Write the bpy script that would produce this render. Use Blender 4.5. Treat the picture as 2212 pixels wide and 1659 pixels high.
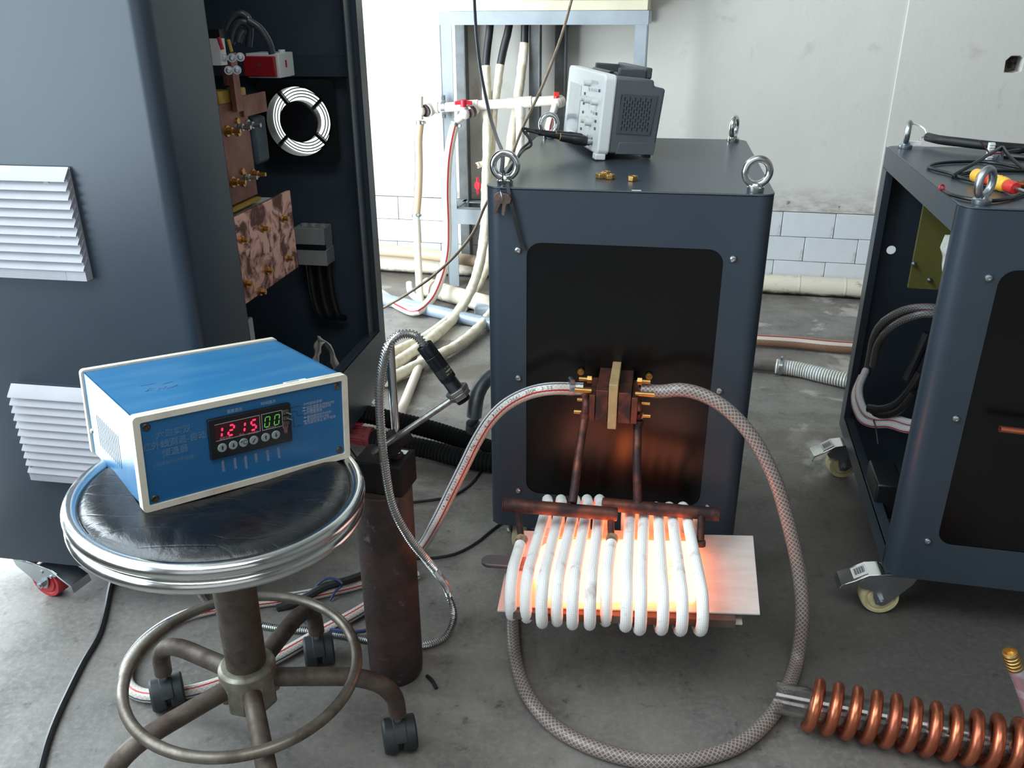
import bpy, math, random
from mathutils import Vector, Matrix, geometry, noise as mnoise

random.seed(7)
PI = math.pi
for _o in list(bpy.data.objects):
    bpy.data.objects.remove(_o)
SC = bpy.context.scene
COL = SC.collection

# ------------------------------------------------------------------ camera, light, exposure
FPX, PITCH, ROLL = 1830.5, 0.4174, -0.005
CAM = Vector((0.0, 0.0, 1.11))
_fx = Vector((1, 0, 0)); _fw = Vector((0, math.cos(PITCH), -math.sin(PITCH))); _up = Vector((0, math.sin(PITCH), math.cos(PITCH)))
_R = math.cos(ROLL) * _fx + math.sin(ROLL) * _up
_U = -math.sin(ROLL) * _fx + math.cos(ROLL) * _up
cam_data = bpy.data.cameras.new('camera')
cam_data.sensor_width = 36.0
cam_data.lens = 36.0 * FPX / 2212.0
cam_data.clip_start = 0.02
cam = bpy.data.objects.new('camera', cam_data)
COL.objects.link(cam)
cam.matrix_world = Matrix(((_R.x, _U.x, -_fw.x, CAM.x), (_R.y, _U.y, -_fw.y, CAM.y), (_R.z, _U.z, -_fw.z, CAM.z), (0, 0, 0, 1)))
SC.camera = cam

SC.view_settings.view_transform = 'Standard'
SC.view_settings.look = 'None'
SC.view_settings.gamma = 1.0
SC.view_settings.use_curve_mapping = False
SC.view_settings.exposure = 0.0

world = bpy.data.worlds.new('overcast_sky')
SC.world = world
world.use_nodes = True
_bg = world.node_tree.nodes['Background']
_bg.inputs[0].default_value = (0.80, 0.88, 1.0, 1)
_bg.inputs[1].default_value = 0.10

def area_light(name, loc, direction, sx, sy, power, color):
    d = bpy.data.lights.new(name, 'AREA')
    d.shape = 'RECTANGLE'; d.size = sx; d.size_y = sy; d.energy = power; d.color = color
    o = bpy.data.objects.new(name, d); COL.objects.link(o)
    o.location = loc
    o.rotation_euler = Vector(direction).to_track_quat('-Z', 'Y').to_euler()
    return o
# daylight through the wide doorway in the left wall
area_light('doorway_daylight', (-1.33, 2.33, 0.87), (1, 0, 0), 1.98, 1.70, 150.0, (0.83, 0.94, 1.0))
# row of high windows over it
area_light('window_daylight', (-1.33, 1.40, 2.45), (1, 0, -0.12), 2.7, 1.25, 100.0, (0.78, 0.92, 1.0))
# window further forward in the same wall
area_light('forward_window_daylight', (-1.33, 0.36, 1.16), (1, 0, 0), 1.5, 1.05, 33.0, (0.74, 0.90, 1.0))
# added fill lights, no source seen: weak one behind the camera, one overhead
area_light('front_fill', (0.4, -2.9, 1.75), (0, 1, -0.05), 5.0, 2.4, 26.0, (0.92, 0.96, 1.0))
area_light('overhead_fill', (-0.1, -0.2, 3.15), (0, 0.35, -1), 2.4, 1.5, 50.0, (0.93, 0.97, 1.0))

# ------------------------------------------------------------------ pixel -> point on a real plane
def _ray(px, py):
    return _fw + _R * ((px - 1106.0) / FPX) + _U * ((829.5 - py) / FPX)
def PZ(px, py, z=0.0):
    v = _ray(px, py); return CAM + v * ((z - CAM.z) / v.z)
def PY(px, py, y):
    v = _ray(px, py); return CAM + v * (y / v.y)
def PP(px, py, p, n):
    v = _ray(px, py); p = Vector(p); n = Vector(n)
    return CAM + v * ((p - CAM).dot(n) / v.dot(n))

class Fr:
    """a local frame: matrix to world, and pixel -> local point on one of its planes"""
    def __init__(self, M): self.M = M; self.I = M.inverted()
    def w(self, *p): return self.M @ Vector(p)
    def on(self, px, py, ax, val):
        n = self.M.to_3x3() @ Vector([1.0 if i == ax else 0.0 for i in range(3)])
        q = Vector([val if i == ax else 0.0 for i in range(3)])
        return self.I @ PP(px, py, self.M @ q, n)
    def x(self, px, py, v): return self.on(px, py, 0, v)
    def y(self, px, py, v): return self.on(px, py, 1, v)
    def z(self, px, py, v): return self.on(px, py, 2, v)
def frame(loc, yaw=0.0, pit=0.0, rol=0.0):
    M = Matrix.Translation(loc) @ Matrix.Rotation(yaw, 4, 'Z') @ Matrix.Rotation(pit, 4, 'X') @ Matrix.Rotation(rol, 4, 'Y')
    return Fr(M)

# ------------------------------------------------------------------ mesh builder
class MB:
    def __init__(self): self.v = []; self.f = []; self.uv = []; self.T = None
    def add(self, vs, fs, uvs=None):
        b = len(self.v)
        for p in vs:
            p = Vector(p)
            self.v.append(self.T @ p if self.T is not None else p)
        for i, f in enumerate(fs):
            self.f.append([b + k for k in f])
            self.uv.append(uvs[i] if uvs else None)
        return self
    def box(self, c, s, R=None):
        c = Vector(c); hx, hy, hz = s[0] / 2, s[1] / 2, s[2] / 2
        vs = [Vector((x, y, z)) for x in (-hx, hx) for y in (-hy, hy) for z in (-hz, hz)]
        if R is not None: vs = [R @ p for p in vs]
        vs = [p + c for p in vs]
        return self.add(vs, [(0, 1, 3, 2), (4, 6, 7, 5), (0, 4, 5, 1), (2, 3, 7, 6), (0, 2, 6, 4), (1, 5, 7, 3)])
    def bb(self, a, b):
        a = Vector(a); b = Vector(b)
        return self.box((a + b) / 2, [abs(b[i] - a[i]) for i in range(3)])
    def cyl(self, a, b, r, seg=16, r2=None, caps=True, uv=False):
        a = Vector(a); b = Vector(b); t = (b - a).normalized()
        n = t.orthogonal().normalized(); m = t.cross(n); r2 = r if r2 is None else r2
        vs = []; fs = []
        for k in range(seg):
            an = 2 * PI * k / seg; d = n * math.cos(an) + m * math.sin(an)
            vs += [a + d * r, b + d * r2]
        for k in range(seg):
            k2 = (k + 1) % seg
            fs.append((2 * k, 2 * k2, 2 * k2 + 1, 2 * k + 1))
        if caps:
            fs.append([2 * k for k in range(seg)][::-1]); fs.append([2 * k + 1 for k in range(seg)])
        return self.add(vs, fs)
    def hollow(self, a, b, ro, ri, seg=24):
        a = Vector(a); b = Vector(b); t = (b - a).normalized()
        n = t.orthogonal().normalized(); m = t.cross(n); vs = []; fs = []
        for k in range(seg):
            an = 2 * PI * k / seg; d = n * math.cos(an) + m * math.sin(an)
            vs += [a + d * ro, b + d * ro, b + d * ri, a + d * ri]
        for k in range(seg):
            i, j = 4 * k, 4 * ((k + 1) % seg)
            for q in range(4):
                q2 = (q + 1) % 4
                fs.append((i + q, j + q, j + q2, i + q2))
        return self.add(vs, fs)
    def lathe(self, prof, M=None, seg=24, caps=True):
        vs = []; fs = []; n = len(prof)
        for k in range(seg):
            an = 2 * PI * k / seg
            for r, z in prof:
                p = Vector((r * math.cos(an), r * math.sin(an), z)); vs.append(M @ p if M is not None else p)
        for k in range(seg):
            k2 = (k + 1) % seg
            for i in range(n - 1):
                fs.append((k * n + i, k2 * n + i, k2 * n + i + 1, k * n + i + 1))
        if caps:
            if prof[0][0] > 1e-6: fs.append([k * n for k in range(seg)][::-1])
            if prof[-1][0] > 1e-6: fs.append([k * n + n - 1 for k in range(seg)])
        return self.add(vs, fs)
    def tube(self, pts, r, seg=10, ref=(0, 0, 1), closed=False, rfun=None, caps=True, sub=6, smooth=True, hollow=False):
        P = spline(pts, sub, closed) if smooth else [Vector(p) for p in pts]
        return self.tube_raw(P, r, seg, ref, closed, rfun, caps)
    def tube_raw(self, P, r, seg=10, ref=(0, 0, 1), closed=False, rfun=None, caps=True):
        ref = Vector(ref).normalized(); n = len(P); vs = []; L = [0.0]
        for i in range(1, n): L.append(L[-1] + (P[i] - P[i - 1]).length)
        prevN = None
        for i in range(n):
            a = P[(i - 1) % n] if (closed or i > 0) else P[i]
            b = P[(i + 1) % n] if (closed or i < n - 1) else P[i]
            t = (b - a).normalized() if (b - a).length > 1e-9 else Vector((0, 0, 1))
            N = ref - t * ref.dot(t)
            if N.length < 0.2 and prevN is not None: N = prevN - t * prevN.dot(t)
            if N.length < 1e-4: N = t.orthogonal()
            N.normalize(); prevN = N
            B = t.cross(N)
            rr = r if rfun is None else rfun(L[i], i)
            for k in range(seg):
                an = 2 * PI * k / seg
                if rfun is not None and callable(getattr(rfun, 'lump', None)): rk = rr * rfun.lump(L[i], an)
                else: rk = rr
                vs.append(P[i] + (N * math.cos(an) + B * math.sin(an)) * rk)
        fs = []; uvs = []
        sc = 1.0 / (2 * PI * r)
        m = n if closed else n - 1
        for i in range(m):
            i2 = (i + 1) % n
            l1 = L[i] * sc; l2 = (L[i2] if i2 > i else L[i] + (P[0] - P[i]).length) * sc
            for k in range(seg):
                k2 = (k + 1) % seg
                fs.append((i * seg + k, i * seg + k2, i2 * seg + k2, i2 * seg + k))
                u1, u2 = k / seg, (k + 1) / seg
                uvs.append(((u1, l1), (u2, l1), (u2, l2), (u1, l2)))
        if caps and not closed:
            fs.append([k for k in range(seg)][::-1]); uvs.append([(0, 0)] * seg)
            fs.append([(n - 1) * seg + k for k in range(seg)]); uvs.append([(0, 0)] * seg)
        return self.add(vs, fs, uvs)
    def torus(self, c, nrm, R_, r, seg=36, rs=10, sx=1.0):
        M = Matrix.Translation(c) @ Vector(nrm).to_track_quat('Z', 'Y').to_matrix().to_4x4()
        vs = []; fs = []
        for i in range(seg):
            a = 2 * PI * i / seg
            for k in range(rs):
                b = 2 * PI * k / rs
                vs.append(M @ Vector(((R_ + r * math.cos(b)) * math.cos(a) * sx, (R_ + r * math.cos(b)) * math.sin(a), r * math.sin(b))))
        for i in range(seg):
            for k in range(rs):
                fs.append((i * rs + k, ((i + 1) % seg) * rs + k, ((i + 1) % seg) * rs + (k + 1) % rs, i * rs + (k + 1) % rs))
        return self.add(vs, fs)
    def prism(self, poly, h, M=None):
        n = len(poly)
        vs = [Vector((p[0], p[1], 0)) for p in poly] + [Vector((p[0], p[1], h)) for p in poly]
        if M is not None: vs = [M @ p for p in vs]
        fs = [list(range(n))[::-1], list(range(n, 2 * n))] + [(i, (i + 1) % n, n + (i + 1) % n, n + i) for i in range(n)]
        return self.add(vs, fs)
    def plate(self, outer, holes, h, M=None):
        loops = [[Vector((p[0], p[1], 0)) for p in l] for l in [outer] + holes]
        tess = geometry.tessellate_polygon(loops)
        flat = [p for l in loops for p in l]; n = len(flat)
        vs = flat + [p + Vector((0, 0, h)) for p in flat]
        if M is not None: vs = [M @ p for p in vs]
        fs = [tuple(t)[::-1] for t in tess] + [tuple(i + n for i in t) for t in tess]
        b = 0
        for l in loops:
            m = len(l)
            fs += [(b + i, b + (i + 1) % m, n + b + (i + 1) % m, n + b + i) for i in range(m)]
            b += m
        return self.add(vs, fs)
    def sheet(self, path, z0, z1, th):
        """a bent sheet: open xy path extruded in z with thickness to its left side"""
        P = [Vector((p[0], p[1])) for p in path]; n = len(P); off = []
        for i in range(n):
            a = P[max(0, i - 1)]; b = P[min(n - 1, i + 1)]; t = (b - a).normalized()
            off.append(P[i] + Vector((-t.y, t.x)) * th)
        poly = [tuple(p) for p in P] + [tuple(p) for p in off[::-1]]
        vs = []; fs = []
        for z in (z0, z1):
            vs += [(p.x, p.y, z) for p in P] + [(p.x, p.y, z) for p in off]
        m = 2 * n
        for i in range(n - 1):
            fs += [(i, i + 1, m + i + 1, m + i), (n + i + 1, n + i, m + n + i, m + n + i + 1), (i, n + i, n + i + 1, i + 1), (m + i, m + i + 1, m + n + i + 1, m + n + i)]
        fs += [(0, m, m + n, n), (n - 1, 2 * n - 1, m + 2 * n - 1, m + n - 1)]
        return self.add(vs, fs)
    def ball(self, c, r, seg=12, rings=8, s=(1, 1, 1)):
        prof = [(max(1e-9, math.sin(PI * i / rings)) * r, -math.cos(PI * i / rings) * r) for i in range(rings + 1)]
        M = Matrix.Translation(c) @ Matrix.Diagonal((s[0], s[1], s[2], 1))
        return self.lathe(prof, M, seg, caps=False)
    def grid(self, fn, nu, nv):
        vs = [fn(i / nu, j / nv) for j in range(nv + 1) for i in range(nu + 1)]
        fs = [(j * (nu + 1) + i, j * (nu + 1) + i + 1, (j + 1) * (nu + 1) + i + 1, (j + 1) * (nu + 1) + i) for j in range(nv) for i in range(nu)]
        return self.add(vs, fs)
    def mesh(self, name, M_inv=None, ang=35.0):
        vs = [M_inv @ p for p in self.v] if M_inv is not None else self.v
        me = bpy.data.meshes.new(name)
        me.from_pydata([tuple(p) for p in vs], [], self.f)
        if any(u is not None for u in self.uv):
            lay = me.uv_layers.new(name='UVMap'); i = 0
            flat = []
            for f, u in zip(self.f, self.uv):
                if u is None: flat += [0.0, 0.0] * len(f)
                else:
                    for q in u: flat += [q[0], q[1]]
            lay.data.foreach_set('uv', flat)
        me.validate(); me.update()
        import bmesh as _bm
        b_ = _bm.new(); b_.from_mesh(me); _bm.ops.recalc_face_normals(b_, faces=b_.faces); b_.to_mesh(me); b_.free()
        if ang:
            me.polygons.foreach_set('use_smooth', [True] * len(me.polygons))
            me.set_sharp_from_angle(angle=math.radians(ang))
        return me

def spline(pts, sub=6, closed=False):
    P = [Vector(p) for p in pts]; n = len(P); out = []
    rng = n if closed else n - 1
    for i in range(rng):
        p1 = P[i]; p2 = P[(i + 1) % n]
        p0 = P[i - 1] if (closed or i > 0) else p1 * 2 - p2
        p3 = P[(i + 2) % n] if (closed or i + 2 < n) else p2 * 2 - p1
        d = [max(1e-6, (b - a).length ** 0.5) for a, b in ((p0, p1), (p1, p2), (p2, p3))]
        m1 = ((p1 - p0) / d[0] - (p2 - p0) / (d[0] + d[1]) + (p2 - p1) / d[1]) * d[1]
        m2 = ((p2 - p1) / d[1] - (p3 - p1) / (d[1] + d[2]) + (p3 - p2) / d[2]) * d[1]
        for k in range(sub):
            t = k / sub; t2 = t * t; t3 = t2 * t
            out.append(p1 * (2 * t3 - 3 * t2 + 1) + m1 * (t3 - 2 * t2 + t) + p2 * (-2 * t3 + 3 * t2) + m2 * (t3 - t2))
    if not closed: out.append(P[-1])
    return out
def resample(P, step):
    L = [0.0]
    for i in range(1, len(P)): L.append(L[-1] + (P[i] - P[i - 1]).length)
    n = max(2, int(L[-1] / step)); out = []; j = 0
    for k in range(n + 1):
        s = L[-1] * k / n
        while j < len(P) - 2 and L[j + 1] < s: j += 1
        t = (s - L[j]) / max(1e-9, L[j + 1] - L[j])
        out.append(P[j].lerp(P[j + 1], min(1.0, max(0.0, t))))
    return out
def rrect(x0, y0, x1, y1, r, n=6):
    out = []
    for cx, cy, a0 in ((x1 - r, y1 - r, 0), (x0 + r, y1 - r, 90), (x0 + r, y0 + r, 180), (x1 - r, y0 + r, 270)):
        for k in range(n + 1):
            a = math.radians(a0 + 90.0 * k / n); out.append((cx + r * math.cos(a), cy + r * math.sin(a)))
    return out
def circle(cx, cy, r, n=32):
    return [(cx + r * math.cos(2 * PI * k / n), cy + r * math.sin(2 * PI * k / n)) for k in range(n)]
def basis(o, x, z):
    """matrix whose local X and Z point along x and z"""
    z = Vector(z).normalized(); x = Vector(x); x = (x - z * x.dot(z)).normalized(); y = z.cross(x)
    return Matrix(((x.x, y.x, z.x, o[0]), (x.y, y.y, z.y, o[1]), (x.z, y.z, z.z, o[2]), (0, 0, 0, 1)))

# ------------------------------------------------------------------ things, parts, structure
MW = {}
def _props(o, label, cat, group, kind):
    if label: o['label'] = label
    if cat: o['category'] = cat
    if group: o['group'] = group
    if kind: o['kind'] = kind
def thing(name, label, cat, fr, group=None):
    o = bpy.data.objects.new(name, None); COL.objects.link(o)
    o.empty_display_size = 0.05
    M = fr.M if isinstance(fr, Fr) else Matrix.Translation(fr)
    o.matrix_world = M; MW[o.name] = M
    _props(o, label, cat, group, None)
    return o
def part(mb, name, mat, parent, local=True, label=None, kind=None, bevel=0.0, seg=2, ang=35.0):
    """one mesh object under parent; vertices in the parent's local frame unless local=False"""
    M = MW[parent.name]
    me = mb.mesh(name, None if local else M.inverted(), ang)
    me.materials.append(mat)
    o = bpy.data.objects.new(name, me); COL.objects.link(o)
    o.parent = parent; MW[o.name] = M
    _props(o, label, None, None, kind)
    if bevel: _bev(o, bevel, seg)
    return o
def _bev(o, w, seg):
    m = o.modifiers.new('edge', 'BEVEL'); m.width = w; m.segments = seg; m.limit_method = 'ANGLE'; m.angle_limit = math.radians(50)
def single(mb, name, mat, label, cat, group=None, kind=None, bevel=0.0, seg=2, ang=35.0):
    xs = [p.x for p in mb.v]; ys = [p.y for p in mb.v]; zs = [p.z for p in mb.v]
    o0 = Vector(((min(xs) + max(xs)) / 2, (min(ys) + max(ys)) / 2, min(zs)))
    M = Matrix.Translation(o0)
    me = mb.mesh(name, M.inverted(), ang); me.materials.append(mat)
    o = bpy.data.objects.new(name, me); COL.objects.link(o); o.location = o0; MW[o.name] = M
    _props(o, label, cat, group, kind)
    if bevel: _bev(o, bevel, seg)
    return o
def struct(mb, name, mat, bevel=0.0, ang=35.0, fr=None):
    M = fr.M if fr else Matrix.Identity(4)
    me = mb.mesh(name, None, ang); me.materials.append(mat)
    o = bpy.data.objects.new(name, me); COL.objects.link(o); o.matrix_world = M; MW[o.name] = M
    o['kind'] = 'structure'
    if bevel: _bev(o, bevel, 2)
    return o
def copy_tree(o, parent=None):
    c = o.copy(); COL.objects.link(c)
    if parent is not None: c.parent = parent
    MW[c.name] = MW[o.name]
    for ch in list(o.children): copy_tree(ch, c)
    return c
def place(o, M):
    o.matrix_world = M; MW[o.name] = M
    for ch in o.children: MW[ch.name] = M

# ------------------------------------------------------------------ materials
def lin(c):
    return tuple(((x / 255.0) / 12.92 if x / 255.0 <= 0.04045 else ((x / 255.0 + 0.055) / 1.055) ** 2.4) for x in c[:3])
class NT:
    def __init__(self, name):
        self.m = bpy.data.materials.new(name); self.m.use_nodes = True
        self.t = self.m.node_tree; self.n = self.t.nodes
        self.p = self.n['Principled BSDF']; self.out = self.n['Material Output']
    def new(self, typ, **k):
        n = self.n.new(typ)
        for a, b in k.items(): setattr(n, a, b)
        return n
    def link(self, a, b): self.t.links.new(a, b)
    def coord(self, kind='Object'):
        return self.new('ShaderNodeTexCoord').outputs[kind]
    def mapping(self, vec, scale=(1, 1, 1), rot=(0, 0, 0), loc=(0, 0, 0)):
        m = self.new('ShaderNodeMapping'); self.link(vec, m.inputs['Vector'])
        m.inputs['Scale'].default_value = scale; m.inputs['Rotation'].default_value = rot; m.inputs['Location'].default_value = loc
        return m.outputs[0]
    def noise(self, vec, scale, detail=4.0, rough=0.55, dist=0.0):
        n = self.new('ShaderNodeTexNoise'); self.link(vec, n.inputs['Vector'])
        n.inputs['Scale'].default_value = scale; n.inputs['Detail'].default_value = detail
        n.inputs['Roughness'].default_value = rough; n.inputs['Distortion'].default_value = dist
        return n.outputs[0]
    def ramp(self, fac, stops, interp='LINEAR'):
        r = self.new('ShaderNodeValToRGB'); self.link(fac, r.inputs[0]); cr = r.color_ramp; cr.interpolation = interp
        while len(cr.elements) < len(stops): cr.elements.new(0.5)
        for e, (p, c) in zip(cr.elements, stops):
            e.position = p
            e.color = (c, c, c, 1) if isinstance(c, (int, float)) else tuple(c) + (1,)
        return r.outputs[0]
    def mix(self, fac, a, b, mode='MIX'):
        m = self.new('ShaderNodeMix', data_type='RGBA', blend_type=mode)
        for sock, v in ((m.inputs[0], fac), (m.inputs[6], a), (m.inputs[7], b)):
            if hasattr(v, 'is_linked') or hasattr(v, 'links'): self.link(v, sock)
            elif isinstance(v, (int, float)): sock.default_value = v
            else: sock.default_value = tuple(v) + (1,)
        return m.outputs[2]
    def math(self, op, a, b=None):
        m = self.new('ShaderNodeMath', operation=op)
        for s, v in ((m.inputs[0], a), (m.inputs[1], b)):
            if v is None: continue
            if isinstance(v, (int, float)): s.default_value = v
            else: self.link(v, s)
        return m.outputs[0]
    def bump(self, h, strength=0.3, dist=0.002):
        b = self.new('ShaderNodeBump'); self.link(h, b.inputs['Height'])
        b.inputs['Strength'].default_value = strength; b.inputs['Distance'].default_value = dist
        self.link(b.outputs[0], self.p.inputs['Normal'])
    def set(self, **k):
        for a, v in k.items():
            s = self.p.inputs[a]
            if hasattr(v, 'links'): self.link(v, s)
            elif isinstance(v, tuple) and len(v) == 3: s.default_value = v + (1,)
            else: s.default_value = v
def mat(name, c, rough=0.5, metal=0.0, c2=None, vs=6.0, lo=0.4, hi=0.65, bump=0.0, bs=80.0, bd=0.001, spec=0.5, coat=0.0, trans=0.0, ior=1.45, r2=None, stretch=(1, 1, 1), alpha=None):
    t = NT(name); t.set(Roughness=rough, Metallic=metal)
    t.p.inputs['Specular IOR Level'].default_value = spec
    t.p.inputs['Base Color'].default_value = lin(c) + (1,)
    if coat: t.p.inputs['Coat Weight'].default_value = coat; t.p.inputs['Coat Roughness'].default_value = 0.15
    if trans: t.p.inputs['Transmission Weight'].default_value = trans; t.p.inputs['IOR'].default_value = ior
    if alpha is not None: t.p.inputs['Alpha'].default_value = alpha
    if c2 is not None or r2 is not None or bump:
        v = t.mapping(t.coord(), stretch)
        if c2 is not None or r2 is not None:
            f = t.ramp(t.noise(v, vs, 6.0, 0.6), [(lo, 0.0), (hi, 1.0)])
            if c2 is not None: t.set(**{'Base Color': t.mix(f, lin(c), lin(c2))})
            if r2 is not None:
                t.set(Roughness=t.ramp(f, [(0.0, rough), (1.0, r2)]))
        if bump: t.bump(t.noise(v, bs, 3.0), bump, bd)
    return t.m
def emit(name, c, strength, base=(10, 10, 10)):
    t = NT(name); t.p.inputs['Base Color'].default_value = lin(base) + (1,)
    t.p.inputs['Emission Color'].default_value = tuple(c) + (1,); t.p.inputs['Emission Strength'].default_value = strength
    return t.m
def hose_mat(name, c, c_thread, stripes=(), rough=0.3, n_u=10, trans=0.0, width=0.10):
    """braided hose; stripes: (u centre, half width, colour) along the hose"""
    t = NT(name); t.set(Roughness=rough)
    if trans: t.p.inputs['Transmission Weight'].default_value = trans; t.p.inputs['IOR'].default_value = 1.2
    uv = t.coord('UV'); s = t.new('ShaderNodeSeparateXYZ'); t.link(uv, s.inputs[0])
    u, v = s.outputs[0], s.outputs[1]
    def lines(sign):
        a = t.math('ADD', t.math('MULTIPLY', u, float(n_u)), t.math('MULTIPLY', v, sign * float(n_u)))
        fr = t.math('ABSOLUTE', t.math('SUBTRACT', t.math('FRACT', a), 0.5))
        return t.math('LESS_THAN', fr, width)
    th = t.math('MAXIMUM', lines(1.0), lines(-1.0))
    col = t.mix(th, lin(c), lin(c_thread))
    for uc, hw, sc in stripes:
        d = t.math('ABSOLUTE', t.math('SUBTRACT', t.math('FRACT', t.math('ADD', t.math('SUBTRACT', u, uc), 1.5)), 0.5))
        col = t.mix(t.math('LESS_THAN', d, hw), col, lin(sc))
    t.set(**{'Base Color': col})
    t.bump(th, 0.25, 0.0006)
    return t.m

paint_n = NT('grey_powder_coat')
_v = paint_n.coord()
paint_n.set(**{'Base Color': paint_n.mix(paint_n.ramp(paint_n.noise(_v, 3.0, 4.0), [(0.35, 0.0), (0.7, 1.0)]), lin((48, 57, 66)), lin((54, 63, 72))), 'Roughness': 0.33})
paint_n.bump(paint_n.noise(_v, 420.0, 2.0), 0.14, 0.0006)
M_PAINT = paint_n.m
M_PAINT_IN = mat('ambient_inner_paint', (58, 70, 82), 0.5, c2=(50, 62, 72), vs=5)  # cabinet grey, lightened inside to carry the bluish ambient light
M_BLACKPANEL = mat('black_gloss_panel', (3, 3, 4), 0.27, c2=(4, 4, 5), vs=4, spec=0.5)
M_CHROME = mat('chrome', (215, 216, 214), 0.12, 1.0, r2=0.28, vs=14)
M_STEEL = mat('zinc_steel', (178, 184, 188), 0.3, 1.0, r2=0.45, vs=20)
M_GALV = mat('galvanised_steel', (172, 180, 186), 0.42, 0.85, c2=(140, 147, 152), vs=22)
M_BLACK = mat('black_rubber', (20, 21, 23), 0.5, c2=(32, 33, 35), vs=18)
M_BLACKPL = mat('black_plastic', (24, 25, 28), 0.35, c2=(32, 33, 36), vs=12)
M_COPPER = mat('copper', (190, 118, 96), 0.36, 0.9, c2=(150, 88, 72), vs=24, r2=0.5)
M_COPPER_OX = mat('oxidised_copper', (120, 72, 58), 0.5, 0.7, c2=(62, 50, 52), vs=26, lo=0.38, hi=0.6, r2=0.62, bump=0.2, bs=90)
M_COPPER_BR = mat('bright_copper_tube', (206, 122, 88), 0.30, 0.9, c2=(178, 98, 76), vs=18, r2=0.42)
M_BRASS = mat('brass', (206, 168, 104), 0.4, 1.0, c2=(182, 142, 82), vs=40)
M_WHITEPL = mat('white_plastic', (226, 228, 226), 0.4, c2=(214, 215, 212), vs=8)
M_RED = mat('red_plastic', (196, 30, 48), 0.4, c2=(176, 24, 40), vs=12)
M_SLEEVE_N = NT('white_braided_glass_sleeve')
_u = M_SLEEVE_N.coord('UV'); _s = M_SLEEVE_N.new('ShaderNodeSeparateXYZ'); M_SLEEVE_N.link(_u, _s.inputs[0])
_rib = M_SLEEVE_N.math('SINE', M_SLEEVE_N.math('MULTIPLY', _s.outputs[0], 2 * PI * 22))
_rib2 = M_SLEEVE_N.math('SINE', M_SLEEVE_N.math('MULTIPLY', _s.outputs[1], 2 * PI * 18))
_h = M_SLEEVE_N.math('ADD', _rib, M_SLEEVE_N.math('MULTIPLY', _rib2, 0.5))
_st = M_SLEEVE_N.ramp(M_SLEEVE_N.noise(M_SLEEVE_N.coord(), 30.0, 5.0), [(0.58, 0.0), (0.72, 1.0)])
M_SLEEVE_N.set(**{'Base Color': M_SLEEVE_N.mix(_st, lin((246, 244, 240)), lin((206, 196, 188))), 'Roughness': 0.85})
M_SLEEVE_N.bump(_h, 0.35, 0.0005)
M_SLEEVE = M_SLEEVE_N.m
M_WRAP = mat('cream_fibreglass_wrap', (222, 213, 194), 0.8, c2=(200, 188, 162), vs=30, bump=0.5, bs=60, bd=0.004)
M_HOSE_CLEAR = hose_mat('clear_braided_hose', (104, 92, 87), (160, 148, 140), n_u=9, width=0.13)
M_HOSE_STRIPE = hose_mat('striped_braided_hose', (206, 196, 184), (226, 222, 214), stripes=((0.10, 0.018, (38, 52, 96)), (0.92, 0.02, (190, 40, 44))), n_u=9)
M_RUST = mat('rusty_tube', (98, 88, 80), 0.55, 0.55, c2=(76, 62, 54), vs=30, r2=0.7, bump=0.25, bs=140)
# ------------------------------------------------------------------ the room
t = NT('worn_concrete'); v = t.coord()
big = t.noise(v, 1.3, 6.0, 0.6, 0.3); mid = t.noise(v, 7.0, 8.0, 0.65); fine = t.noise(v, 90.0, 4.0, 0.6); spots = t.noise(v, 28.0, 6.0, 0.7)
streak = t.noise(t.mapping(v, (1.2, 9.0, 1.0), (0, 0, -0.35)), 2.0, 7.0, 0.65)
c = t.mix(t.ramp(big, [(0.35, 0.0), (0.65, 1.0)]), lin((106, 102, 97)), lin((134, 129, 123)))
c = t.mix(t.ramp(mid, [(0.40, 0.0), (0.62, 0.55)]), c, lin((80, 77, 73)))
c = t.mix(t.ramp(fine, [(0.45, 0.0), (0.75, 0.5)]), c, lin((142, 138, 133)))
c = t.mix(t.ramp(spots, [(0.60, 0.0), (0.70, 0.75)]), c, lin((58, 54, 50)))
c = t.mix(t.ramp(streak, [(0.55, 0.0), (0.70, 0.25)]), c, lin((84, 78, 72)))
# dried pale cement spills, towards the back of the room
sep = t.new('ShaderNodeSeparateXYZ'); t.link(v, sep.inputs[0])
back = t.ramp(t.math('MULTIPLY', sep.outputs[1], 0.25), [(0.42, 0.0), (0.52, 1.0)])
spill = t.ramp(t.noise(v, 2.3, 8.0, 0.62, 0.6), [(0.56, 0.0), (0.60, 0.85)])
spm = t.math('MULTIPLY', back, spill)
c = t.mix(spm, c, lin((176, 170, 160)))
damp = t.ramp(t.noise(t.mapping(v, (0.7, 1.9, 1), (0, 0, 0.2)), 1.7, 7.0, 0.6, 0.5), [(0.54, 0.0), (0.60, 1.0)])
c = t.mix(t.math('MULTIPLY', damp, t.math('MULTIPLY', back, 0.7)), c, lin((92, 84, 74)))
# old oil stain between coil and right cabinet, deepened to paint in light falloff
_w = t.new('ShaderNodeVectorMath', operation='SUBTRACT'); t.link(v, _w.inputs[0]); _w.inputs[1].default_value = (0.82, 1.42, 0.0)
_m = t.mapping(_w.outputs[0], (1.0, 1.25, 1.0)); _ln = t.new('ShaderNodeVectorMath', operation='LENGTH'); t.link(_m, _ln.inputs[0])
oil_shade = t.ramp(t.math('ADD', _ln.outputs['Value'], t.math('MULTIPLY', t.math('SUBTRACT', mid, 0.5), 0.35)), [(0.34, 0.62), (0.62, 0.0)])
c = t.mix(oil_shade, c, lin((50, 46, 42)))
t.set(**{'Base Color': c})
rg = t.ramp(mid, [(0.3, 0.42), (0.7, 0.72)])
rg = t.mix(t.math('MULTIPLY', back, 0.6), rg, t.ramp(big, [(0.35, 0.18), (0.65, 0.5)]))
t.set(Roughness=rg)
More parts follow.
